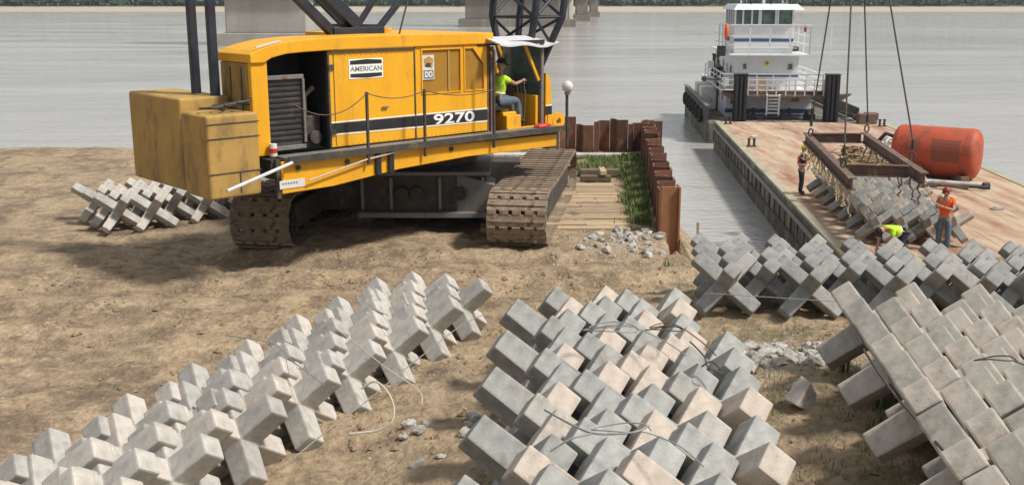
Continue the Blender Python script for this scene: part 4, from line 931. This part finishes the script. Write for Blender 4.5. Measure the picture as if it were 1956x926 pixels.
obj('radar_mast', tb_().beam((tx(1470),3,z4+.3),(tx(1470),3,z4+4),.12,.12), W_, tug); obj('radar_bar', tb_().box(tx(1470)-1,tx(1470)+1,2.9,3.1,z4+1.4,z4+1.5), W_, tug)
for xq in (1432,1510): obj('aerial', tb_().beam((tx(xq),2.2,z4+.3),(tx(xq),2.2,z4+3),.04,.04), W_, tug)
# life ring, boxes, lights and stacks on the left side
lr = [TMt @ Vector((tx(1389), .45+.28*math.cos(a_*math.pi/6), tz(62)+.38*math.sin(a_*math.pi/6))) for a_ in range(13)]
obj('life_ring', MB().tube(lr, .09, 8, cap=False), M['orange'], tug)
obj('fire_box', tb_().box(tx(1537),tx(1541),.6,.8,tz(62),tz(50)), M['red_paint'], tug)
for k, (xq, yq, s_) in enumerate(((1383,98,.3),(1367,124,.22),(1402,72,.2),(1540,98,.28),(1394,136,.25))):
    obj('deck_locker', tb_().cbox((tx(xq)+.1,2+k*.8,tz(yq,64+k*.8)), (s_*1.6,s_*1.6,s_*2)), (M['dark_steel'],M['white_dirty'],M['steel'],M['dark_steel'],M['black'])[k], tug, bev=.03)
for yy in (9.5, 12):
    obj('exhaust_stack', MB(TMt).tube([(-2.6,yy,z1+.05),(-2.6,yy,z1+1.5)], .2, 14).tube([(-2.6,yy,z1+1.5),(-2.6,yy,z1+1.6)], .25, 14), M['dark_steel'], tug)
for yy, zz_, s_ in ((1.0,.5,.28),(2.2,.9,.2),(3.6,.4,.35),(5.2,1.1,.22),(6.8,.6,.3)):
    obj('deck_gear', tb_().cbox((tx(1385)+.25,yy,z1+zz_), (s_*1.4,s_*1.6,s_*1.8)).beam((tx(1385)+.25,yy,z1),(tx(1385)+.25,yy,z1+zz_+.9),.06,.06), (M['dark_steel'],M['white_dirty'],M['steel'])[int(yy)%3], tug, bev=.02)
obj('deck_lamp', MB(TMt).tube([(tx(1383),.4,tz(153)),(tx(1350),.4,tz(153))], .05, 8).tube([(tx(1350),.3,tz(153)),(tx(1350),.5,tz(153))], .16, 10), M['dark_steel'], tug)
for s_ in (0,1):
    obj('engine_vent', tb_().box(-4.2,-3.2,5.0+s_*3,6.4+s_*3,z0+.02,z0+1.5), WD, tug, bev=.08)
# push knees
for xa, xb in ((1405,1429),(1577,1602)):
    kn = obj('push_knee', tb_().box(tx(xa),tx(xb),-.75,-.05,-.5,tz(145,61)), M['rubber'], tug, bev=.05)
    for k in range(3): obj('knee_pad', tb_().box(tx(xa)+.03+k*.245,tx(xa)+.2+k*.245,-.86,-.755,1.4,tz(147,61)), M['black'], kn, bev=.03)
    obj('knee_cap', tb_().box(tx(xa)-.02,tx(xb)+.02,-.8,.0,tz(144.5,61),tz(142.5,61)), M['dark_steel'], kn)
for s_, xq in ((-1,1405),(1,1602)): obj('knee_wing', tb_().prism([(tx(xq),z1-.1),(tx(xq)+s_*.75,z1-.05),(tx(xq),z1-.55)], -.6, 0), M['beam_rust'], tug)
obj('knee_platform', tb_().box(tx(1429)+.02,tx(1577)-.02,-.6,.1,z1-.3,z1-.16), M['beam_rust'], tug, bev=.02)
railing(obj('bow_rail', tb_().beam((tx(1431),-.55,z1+.75),(tx(1573),-.55,z1+.75),.05,.05), WD, tug), tx(1431), tx(1573), -.55, 0, z1-.16, .9, 8, WD, sides=False)
for xq, s_ in ((1440,1),(1508,1),(1552,1)):
    q = tb_().tube([(tx(xq)-.2,-.2,1.5),(tx(xq)-.2,-.2,1.95)], .1, 8).tube([(tx(xq)+.15,-.2,1.62),(tx(xq)+.15,-.2,2.05)], .1, 8).box(tx(xq)-.35,tx(xq)+.3,-.35,-.05,1.36,1.7)
    obj('winch', q, M['black'], tug)
obj('blue_fender_band', tb_().box(tx(1430),tx(1560),1.15,1.18,tz(222,63.2),tz(219,63.2)), BL, ws)
obj('jackstaff', tb_().beam((tx(1582),-.3,tz(145)),(tx(1582),-.3,tz(48)),.05,.05), W_, tug)
sg = TMt @ Vector((4.5,-1.2,0)); obj('spar', MB().tube([at(1604,214,d=60.5), at(1632,221,d=59.5)], .08, 8), M['dark_steel'], tug)

# ------------------------------------------------------------------ lifting frame with its cables and slings
FZ = 3.86
c_bl, c_fl, c_br, c_fr = at(1539,262,z=FZ), at(1628,352,z=FZ), at(1650,262,z=FZ), at(1766,342,z=FZ)
fr = thing('lifting_frame', (c_bl+c_fr)/2, 'rusty brown I-beam lifting frame hanging over the barge bundle', 'lifting frame')
def ib(p, q, nm='beam'): return obj(nm, MB().ibeam(p, q, .20, .32, .03), M['beam_rust'], fr)
ib(c_bl, c_fl); ib(c_br, c_fr)
dl = (c_fl-c_bl); dr = (c_fr-c_br)
def inner(a_, b_, k): return a_.lerp(b_, k)
for k1, k2 in ((.02,.03),(.74,.86)):
    a_, b_ = c_bl + dl*k1, c_br + dr*k2; u_ = (b_-a_).normalized(); ib(a_+u_*.14, b_-u_*.14, 'cross_beam')
hook = at(1642, -344, d=31.4)
for px_, py_, z_ in ((1548,258,0),(1610,318,0),(1655,250,0),(1741,305,0)):
    b_ = at(px_, py_+6, z=FZ+.17)
    ca = obj('hoist_cable', MB().tube([b_+Vector((0,0,.55)), hook], .023, 6), M['wire_dark'], fr)
    sh_ = [b_+Vector((.07*math.cos(a_), 0, .18+.12*math.sin(a_))) for a_ in [i*math.pi/6 for i in range(13)]]
    obj('shackle', MB().tube(sh_, .025, 6, cap=False), M['dark_steel'], ca); obj('turnbuckle', MB().tube([b_+Vector((0,0,.38)), b_+Vector((0,0,.62))], .05, 8), M['dark_steel'], ca)
obj('hook_block', MB().tube([hook+Vector((-.12,0,.3)), hook+Vector((.12,0,.3))], .35, 16).tube([hook, hook+Vector((0,0,.3))], .06, 8), Y_, fr)
rs = random.Random(21)
def sling(p, q, m, r=.03):
    n_ = 8; pts = []
    for i in range(n_+1):
        k = i/n_; pts.append(p.lerp(q, k) + Vector((rs.uniform(-.05,.05), rs.uniform(-.05,.05), -.12*math.sin(k*math.pi))))
    obj('sling', MB().tube(pts, r, 6), m, fr)
for i in range(26):
    k = .03 + .94*i/25; p = c_bl + dl*k + Vector((-.05,0,-.17)); q = p + Vector((rs.uniform(-.12,.18), rs.uniform(-.25,.1), -rs.uniform(.3,.7)))
    sling(p, q, M['tan_web'], rs.uniform(.014,.03))
for i in range(9):
    k = .06 + .88*i/8; p = c_br + dr*k + Vector((0,0,-.17)); sling(p, p + Vector((rs.uniform(-.15,.1), rs.uniform(-.2,.2), -rs.uniform(.4,.8))), M['beam_rust'], .025)

# ------------------------------------------------------------------ red tank, poles, ropes on the barge
ta, tb2 = at(1718, 250, d=41.0), at(1870, 256, d=39.4); ta.z = tb2.z = 1.62 + .98
dt = (tb2-ta).normalized(); Rt = .96
ln = (tb2-ta).length
tk = thing('storage_tank', Vector(((ta.x+tb2.x)/2, (ta.y+tb2.y)/2, 1.61)), 'large faded red cylindrical tank lying on the barge deck', 'tank')
prof = [(-.16,.02),(-.15,.40),(-.10,.74),(-.02,.88),(.08,.945),(.16,.96)] 
pts = [ta+dt*a_ for a_, _ in prof] + [ta+dt*(ln*.5)] + [tb2-dt*a_ for a_, _ in reversed(prof)]
rsz = [b_*Rt/.96 for _, b_ in prof] + [Rt] + [b_*Rt/.96 for _, b_ in reversed(prof)]
obj('tank_shell', MB().tube(pts, rsz, 40), M['tank'], tk, smooth=True)
for k in (.10,.5,.90): obj('weld_seam', MB().tube([ta.lerp(tb2,k)-dt*.015, ta.lerp(tb2,k)+dt*.015], Rt+.006, 40), M['tank'], tk)
side_n = Vector((dt.y, -dt.x, 0)); side_n = side_n if side_n.y < 0 else -side_n
for k_, (l0, l1, a0_, a1_) in enumerate(((.50,.84,-.25,.62),(.18,.30,.1,.45))):
    pv_ = []
    for i in range(7):
        for l_ in (l0, l1):
            an = a0_+(a1_-a0_)*i/6; c_ = ta.lerp(tb2, l_); pv_.append(c_ + (side_n*math.cos(an)+Vector((0,0,math.sin(an))))*(Rt+.004))
            pv_.append(c_ + (side_n*math.cos(an)+Vector((0,0,math.sin(an))))*(Rt+.012))
    fs_ = []
    for i in range(6):
        q = i*4; fs_ += [(q+1,q+3,q+7,q+5),(q,q+4,q+6,q+2),(q,q+1,q+5,q+4),(q+2,q+6,q+7,q+3)]
    fs_ += [(0,2,3,1),(24,25,27,26)]
    obj('doubler_plate', MB().add(pv_, fs_), M['tank_patch'], tk)
nzp = ta.lerp(tb2,.36) + side_n*.72 - Vector((0,0,.62))
nz_ = obj('manhole_nozzle', MB().tube([nzp, nzp+side_n*.5-Vector((0,0,.05))], .17, 14).tube([nzp+side_n*.45, nzp+side_n*.52], .23, 14), M['dark_steel'], tk)
e_ = ta - dt*.15 + Vector((0,0,.45)); obj('inlet_pipe', MB().tube([e_, e_-dt*.35+Vector((0,0,.12)), e_-dt*.7-Vector((0,0,.3))], .08, 10), M['dark_steel'], tk)
obj('saddle', MB().box(ta.x+.5,ta.x+.8,ta.y-1.1,ta.y+.5,1.6,1.85), M['timber_dark'], tk); obj('saddle', MB().box(tb2.x-.8,tb2.x-.5,tb2.y-.7,tb2.y+.7,1.6,1.85), M['timber_dark'], tk)
wt = at(1692, 262, z=1.62)
def rope_heap(c, sx_, sy_, h, n, m, label, cat, r=.035, seed=1):
    q = random.Random(seed); mb = MB()
    for k in range(n):
        R_ = q.uniform(.12,.42); cx = c.x + q.gauss(0,sx_*.4); cy = c.y + q.gauss(0,sy_*.4); cz = c.z + abs(q.gauss(0,h*.45)) + .05; tl = q.uniform(0,1.4); az = q.uniform(0,6.28)
        pts = []
        for i in range(11):
            a_ = i*.62+q.random()*.15; x_, y_ = R_*math.cos(a_)*q.uniform(.85,1.15), R_*math.sin(a_)*.7
            v = Vector((x_, y_*math.cos(tl), y_*math.sin(tl))); v.rotate(Matrix.Rotation(az,3,'Z')); v += Vector((cx,cy,cz)); v.z = max(v.z, c.z+.03); pts.append(v)
        mb.add(*(lambda t_: (t_.v, t_.f))(MB().tube(pts, r*q.uniform(.7,1.3), 5)))
    return obj('rope_heap', mb, m, label=label, cat=cat)
rope_heap(at(1652,314,z=1.63), 1.3, .8, .75, 80, M['tan_web'], 'tangled heap of tan rope behind the lifting frame', 'rope heap', r=.02, seed=3)
rope_heap(at(1622,312,z=1.63), .6, .6, .6, 22, M['beam_rust'], 'tangled heap of dark brown rope beside the tan rope', 'rope heap', seed=4)
rope_heap(at(1696,292,z=1.63), .7, .6, .65, 30, M['white_dirty'], 'heap of whitish hose beside the left end of the red tank', 'hose heap', r=.07, seed=5)
rope_heap(at(1650,345,z=1.63), .7, .5, .15, 16, M['tan_web'], 'low tangle of tan line at the left end of the poles', 'rope', r=.03, seed=8)
rope_heap(at(1740,352,z=1.63), .9, .4, .12, 16, M['white_dirty'], 'low tangle of pale line on the poles before the tank', 'rope', r=.025, seed=9)
poles = (((1640,336),(1886,354),.07,'white_dirty','white pole, the farthest of the poles before the tank'), ((1660,348),(1888,358),.06,'dark_steel','dark pole ending at the right of the pole pile'), ((1700,342),(1850,360),.05,'beam_rust','brown pole lying across the dark pole'), ((1600,350),(1790,356),.05,'dark_steel','dark pole, the nearest of the poles before the tank'))
for k, (a_, b_, r_, m_, lb) in enumerate(poles):
    p, q = at(*a_, z=1.70+.03*k), at(*b_, z=1.70+.03*k); po = obj('pole', MB().tube([p, p.lerp(q,.5)+Vector((0,.06,0)), q], r_, 10), M[m_], label=lb, cat='pole')
q = at(1886,356,z=1.7); obj('pole_clamp', MB().tube([q+Vector((-.15,0,0)), q+Vector((.05,0,0))], .15, 10), M['black'], label='black clamp on the right end of the poles', cat='clamp')
# tag line from the frame to the worker in orange
p, q = c_fr + Vector((0,0,-.1)), pb + Vector((-.25,-.25,1.28))
obj('tag_line', MB().tube([p.lerp(q,i/8)+Vector((0,0,-.12*math.sin(i/8*math.pi))) for i in range(9)], .014, 6), M['rope'], label='thin tag line from the frame corner to the orange worker', cat='rope')

# ------------------------------------------------------------------ binding wires on the stacks
def wire(pts, m, r, label, name='binding_wire', cat='wire', sub=4):
    v = [Vector(p) for p in pts]; out = []
    if sub and len(v) > 2:      # Catmull-Rom
        for i in range(len(v)-1):
            a_, b_, c_, d_ = v[max(i-1,0)], v[i], v[i+1], v[min(i+2,len(v)-1)]
            for k in range(sub):
                t_ = k/sub; out.append(.5*((2*b_)+(c_-a_)*t_+(2*a_-5*b_+4*c_-d_)*t_*t_+(3*b_-a_-3*c_+d_)*t_**3))
        out.append(v[-1])
    else: out = v
    return obj(name, MB().tube(out, r, 6), m, label=label, cat=cat)
def lw(x, y, dd=0): return None
# left stack: lines strung along the outer legs, and a loose rope loop
wire([at(560,875,d=8.7), at(640,810,d=9.2), at(705,762,d=9.9), at(760,715,d=10.6), at(815,672,d=11.4), at(880,622,d=12.6), at(925,600,d=13.4)], M['wire'], .006, 'straight wire strung low along the right edge of the left stack')
wire([at(640,625,d=11.6), at(735,700,d=10.2), at(800,745,d=10.0), at(806,772,d=9.9)], M['rope'], .006, 'pale cord slanting down over the right edge of the left stack', sub=3)
wire([at(690,742,d=10.0), at(715,728,d=10.0), at(738,745,d=9.9), at(752,775,d=9.8), at(748,806,d=9.7), at(720,822,d=9.7), at(668,828,d=9.7)], M['rope'], .012, 'pale rope loop lying on the soil by the left stack', name='rope_loop', cat='rope')
wire([at(430,640,z=4.28), at(520,655,z=4.3), at(560,690,z=4.3), at(620,735,z=4.25)], M['wire'], .007, 'grey wire looped across the top of the left stack')
# middle stack: coils on top
def coil(cx, cy, z, r1, turns, m, label, seed):
    q = random.Random(seed); c = at(cx, cy, z=z); pts = []
    for i in range(turns*9):
        a_ = i*.70; rr_ = r1*(1+.12*math.sin(i*.37)); pts.append(c + Vector((rr_*math.cos(a_)*1.15, rr_*.55*math.sin(a_), .02*math.sin(i*1.3)+.004*i)))
    pts.append(c + Vector((r1*2.2, -.2, -.05))); pts.append(c + Vector((r1*3.0, -.35, -.15)))
    return wire(pts, m, .006, label, name='wire_coil', cat='wire coil', sub=3)
coil(1170, 632, 5.02, .24, 2, M['wire'], 'grey wire coil near the far edge of the middle stack', 1)
coil(1270, 632, 5.0, .16, 2, M['wire_dark'], 'dark wire coil toward the far right of the middle stack', 2)
coil(1190, 822, 4.98, .20, 1, M['wire'], 'thin wire loop on the near half of the middle stack', 3)
wire([at(1040,782,z=4.98), at(1095,812,z=5.0), at(1140,828,z=5.0), at(1210,825,z=5.02), at(1240,812,z=5.02)], M['wire'], .009, 'slack grey wire crossing the near half of the middle stack')
wire([at(1050,862,z=4.9), at(1090,838,z=5.0), at(1130,828,z=5.02)], M['wire'], .008, 'short wire tail at the left of the slack grey wire')
wire([at(1318,652,z=4.9), at(1345,680,z=4.9), at(1352,700,z=4.9), at(1380,712,z=4.8), at(1360,690,z=4.9), at(1340,700,z=4.85)], M['wire_dark'], .009, 'twisted dark wire at the right edge of the middle stack')
# right stack and back stack
wire([at(1650,668,z=4.95), at(1700,742,z=4.9), at(1760,812,z=4.85), at(1860,926,z=4.75), at(1900,975,z=4.7)], M['wire_dark'], .013, 'dark wire rope running down the left face of the right stack', sub=3)
wire([at(1355,560,d=14.3), at(1480,568,d=14.25), at(1629,578,d=14.1)], M['wire'], .006, 'pale wire stretched along the front of the back stack', sub=2)
coil(1905, 690, 5.55, .14, 1, M['wire_dark'], 'small dark wire coil on the right stack', 6)

# ------------------------------------------------------------------ rocks, rubble, broken jack
def rockmesh(nm, seed, m, sub=2):
    bm = bmesh.new(); bmesh.ops.create_icosphere(bm, subdivisions=sub, radius=1); q = Vector((seed*7.1, seed*3.3, 0))
    for v in bm.verts:
        d = 1 + .5*noise.noise(v.co*1.3+q) + .2*noise.noise(v.co*3.1+q); v.co = v.co*d
        for ax in range(3): v.co[ax] = round(v.co[ax]*2.6)/2.6*.45 + v.co[ax]*.55
    me = bpy.data.meshes.new(nm); bm.to_mesh(me); bm.free(); me.materials.append(m); return me
RK = [rockmesh('rock', k, M['rock']) for k in range(6)]
rk = random.Random(31)
def place_rock(x, y, s_, label, group, z=None):
    o = bpy.data.objects.new('rock', RK[rk.randrange(6)]); COL.objects.link(o)
    o.location = (x, y, (gz(x,y) if z is None else z) + s_*.25); o.scale = (s_*rk.uniform(.8,1.3), s_*rk.uniform(.7,1.1), s_*rk.uniform(.5,.8)); o.rotation_euler = (rk.uniform(-.4,.4), rk.uniform(-.4,.4), rk.uniform(0,6.28))
    return setp(o, label, 'rock', group)
for k in range(78):
    px_, py_ = rk.gauss(1468,50), rk.gauss(676,18)
    if k > 52: px_, py_ = rk.gauss(1565,20), rk.gauss(688,10)
    q = at(px_, py_, z=3.85); place_rock(q.x, q.y, rk.uniform(.045,.125), 'pale angular rock in the rubble patch in front of the back stack', 'rocks in front of the back stack')
for k in range(64):
    q = at(rk.gauss(1200,48), rk.gauss(460,15), z=3.45)
    if q.x < wall_x(q.y)-.1: place_rock(q.x, q.y, rk.uniform(.03,.11), 'pale rock beside the near end of the sheet pile wall', 'rocks by the sheet pile wall')
for px_, py_, s_ in ((782,812,.09),(800,820,.07),(812,806,.06),(770,826,.06),(905,800,.09),(885,830,.07),(800,872,.08),(896,812,.06),(842,860,.05),(1440,745,.08),(1463,745,.09),(1520,802,.09),(1508,790,.06),(1490,690,.1)):
    q = at(px_, py_, z=3.6); place_rock(q.x, q.y, s_, 'loose pale rock on bare soil between the stacks', 'loose rocks between the stacks')
# small rubble and clods scattered everywhere : uncountable
rb = MB(); rq = random.Random(77)
def pebble(x, y, s_):
    z = gz(x,y); a_ = rq.uniform(0,6.28); c_, s2 = math.cos(a_), math.sin(a_); b = []
    for vx,vy,vz in ((1,0,0),(.3,.8,.1),(-.9,.4,0),(-.6,-.7,.1),(.4,-.9,0),(.1,.0,.7),(-.3,.1,.6)):
        vx *= rq.uniform(.6,1.2); vy *= rq.uniform(.6,1.2); b.append((x+(vx*c_-vy*s2)*s_, y+(vx*s2+vy*c_)*s_, z+vz*s_*rq.uniform(.6,1.2)-.01))
    rb.add(b, [(0,1,5),(1,2,6,5),(2,3,6),(3,4,5,6),(4,0,5)])
for k in range(2600):
    m_ = rq.random()
    if m_ < .3: q = at(rq.gauss(1470,80), rq.gauss(685,30), z=3.85); x, y, s_ = q.x, q.y, rq.uniform(.012,.05)
    elif m_ < .5: q = at(rq.gauss(1190,55), rq.gauss(465,18), z=3.45); x, y, s_ = q.x, q.y, rq.uniform(.015,.05)
    else: x = rq.uniform(-8,7); y = rq.uniform(7.5,20.5); s_ = rq.uniform(.008,.03)
    if y > 20.3 and x > wall_x(y)-.1: continue
    pebble(x, y, s_)
obj('rubble', rb, M['rock'], kind='stuff', label='small pale rubble and pebbles scattered over the soil')
rb = MB()
for k in range(19000):
    x = rq.uniform(-9,7); y = rq.uniform(7.5,20.5) if rq.random() < .8 else rq.uniform(14,19)
    if noise.noise((x*.7,y*1.3,3)) < rq.uniform(-.3,.3): continue
    pebble(x, y, rq.uniform(.01,.04) if rq.random() < .90 else rq.uniform(.04,.09))
M['clod'] = mat('dark_soil_clods', (.20,.145,.09), (.27,.20,.125), 3, .95, .4)
obj('soil_clods', rb, M['clod'], kind='stuff', label='brown soil clods churned up over the bank')
# broken jack chunk
bk = at(1522, 790, z=3.85); bz = gz(bk.x, bk.y)
bm_ = MB(Matrix.Translation((bk.x,bk.y,bz)) @ Matrix.Rotation(.5,4,'Z') @ Matrix.Rotation(.45,4,'Y'))
bm_.add([(-.16,-.13,0),(.12,-.13,-.02),(.14,.13,0),(-.13,.12,0),(-.05,-.10,.30),(.17,-.06,.19),(.13,.1,.24),(-.02,.1,.33)],[(0,3,2,1),(4,5,6,7),(0,1,5,4),(1,2,6,5),(2,3,7,6),(3,0,4,7)])
obj('broken_concrete', bm_, M['conc_warm'], label='broken stub of a concrete jack lying alone on the soil', cat='broken concrete', bev=.02)

# ------------------------------------------------------------------ grass
gr = MB(); gq = random.Random(12)
def blade(x, y, h, w_=.012):
    z = gz(x,y)-.01; a_ = gq.uniform(0,6.28); lx, ly = math.cos(a_)*h*gq.uniform(.2,.6), math.sin(a_)*h*gq.uniform(.2,.6); px_, py_ = -math.sin(a_)*w_, math.cos(a_)*w_
    gr.add([(x-px_,y-py_,z),(x+px_,y+py_,z),(x+lx*.4+px_*.7,y+ly*.4+py_*.7,z+h*.6),(x+lx*.4-px_*.7,y+ly*.4-py_*.7,z+h*.6),(x+lx,y+ly,z+h)], [(0,1,2,3),(3,2,4)])
for k in range(22000):
    m_ = gq.random()*1.25; m_ = min(m_, .99)
    if m_ < .55:    # strip along the wall
        y = gq.uniform(22.9, 33.2); x = wall_x(y) - .28 - abs(gq.gauss(0,.28)); h = gq.uniform(.08,.26)
        if y < 25 and gq.random() < .55: continue
    elif m_ < .85: y = gq.uniform(29.6,33.2); x = gq.uniform(1.9, wall_x(y)-.3); h = gq.uniform(.06,.2)
    elif m_ < .90: x = gq.uniform(-.7,.5); y = gq.uniform(29,33); h = gq.uniform(.05,.15)
    else:
        x = gq.uniform(1.6,4.3); y = gq.uniform(7.2,15); h = gq.uniform(.03,.11)
    if m_ < .9 and noise.noise((x*1.6,y*.8,9)) < -.28: continue
    if m_ >= .9 and noise.noise((x*1.2,y*1.2,19)) < .02: continue
    blade(x, y, h, .009 if m_ < .9 else .004)
obj('grass', gr, M['grass'], kind='stuff', label='green grass along the sheet piles and sprouting on the soil')
for i, (px_, py_, n_, h, lb) in enumerate(((1612,718,26,.30,'green weed tuft under the top left legs of the right stack'),(1680,790,30,.34,'green weed tuft between the middle legs of the right stack'),(1672,826,24,.22,'low green weed tuft below the middle legs of the right stack'),(1655,760,18,.3,'thin tall weed beside the second leg of the right stack'),(1395,640,20,.14,'small grass tuft at the left of the rock patch'),(1275,510,16,.15,'grass tuft at the foot of the near sheet pile'))):
    q = at(px_, py_, z=3.95 if px_ > 1350 else 3.45); zz = gz(q.x,q.y); mb = MB()
    for k in range(n_):
        a_ = gq.uniform(0,6.28); hh = h*gq.uniform(.5,1.1); l_ = hh*gq.uniform(.15,.5); bx0, by0 = q.x+gq.gauss(0,.06), q.y+gq.gauss(0,.06); w_ = .007
        c_, s2 = math.cos(a_), math.sin(a_)
        mb.add([(bx0-s2*w_,by0+c_*w_,zz-.02),(bx0+s2*w_,by0-c_*w_,zz-.02),(bx0+c_*l_*.35+s2*w_,by0+s2*l_*.35-c_*w_,zz+hh*.65),(bx0+c_*l_*.35-s2*w_,by0+s2*l_*.35+c_*w_,zz+hh*.65),(bx0+c_*l_,by0+s2*l_,zz+hh)],[(0,1,2,3),(3,2,4)])
    obj('weed_tuft', mb, M['grass'], label=lb, cat='weed')

# ------------------------------------------------------------------ thin river haze
hz = MB().box(-905, 905, -62, 3005, -4, 46); ho = obj('haze', hz, M['white'], kind='stuff', label='thin pale haze over the river')
hm_ = bpy.data.materials.new('river_haze'); hm_.use_nodes = True; ht = hm_.node_tree; ht.nodes.clear()
hout = ht.nodes.new('ShaderNodeOutputMaterial'); hv = ht.nodes.new('ShaderNodeVolumePrincipled'); hv.inputs['Density'].default_value = .00018; hv.inputs['Color'].default_value = (.86,.93,1,1); hv.inputs['Anisotropy'].default_value = .3
ht.links.new(hv.outputs[0], hout.inputs['Volume']); ho.data.materials.clear(); ho.data.materials.append(hm_)

# small deck litter and crane panel details
for i, (px_, py_, s_, lb) in enumerate(((1440,262,.12,'small dark iron scrap on the far left of the barge deck'),(1620,228,.15,'small iron scrap at the far end of the barge deck'),(1500,246,.10,'small iron scrap in the middle of the far barge deck'),(1905,400,.14,'iron scrap on the right side of the barge deck'))):
    q = at(px_, py_, z=1.61); o = bpy.data.objects.new('iron_scrap', RK[i]); COL.objects.link(o); o.location = (q.x, q.y, 1.64); o.scale = (s_*1.6, s_, s_*.5); setp(o, lb, 'scrap')
rv_ = random.Random(4)
for (u0_, u1_, zz_) in ((.12,1.9,7.36),(.12,1.9,5.70),(2.02,3.82,7.435),(2.02,3.82,5.70)):
    mb = hb(); n_ = int((u1_-u0_)/.12)
    for k in range(n_+1): mb.tube([(u0_+k*.12,-.012,zz_),(u0_+k*.12,.0,zz_)], .012, 6)
    obj('rivet_row', mb, Y_, crane, kind='stuff')
for z_ in (5.9, 7.1): obj('hinge', hb().box(-.03,.09,-.035,-.008,z_,z_+.09), M['dark_steel'], door)
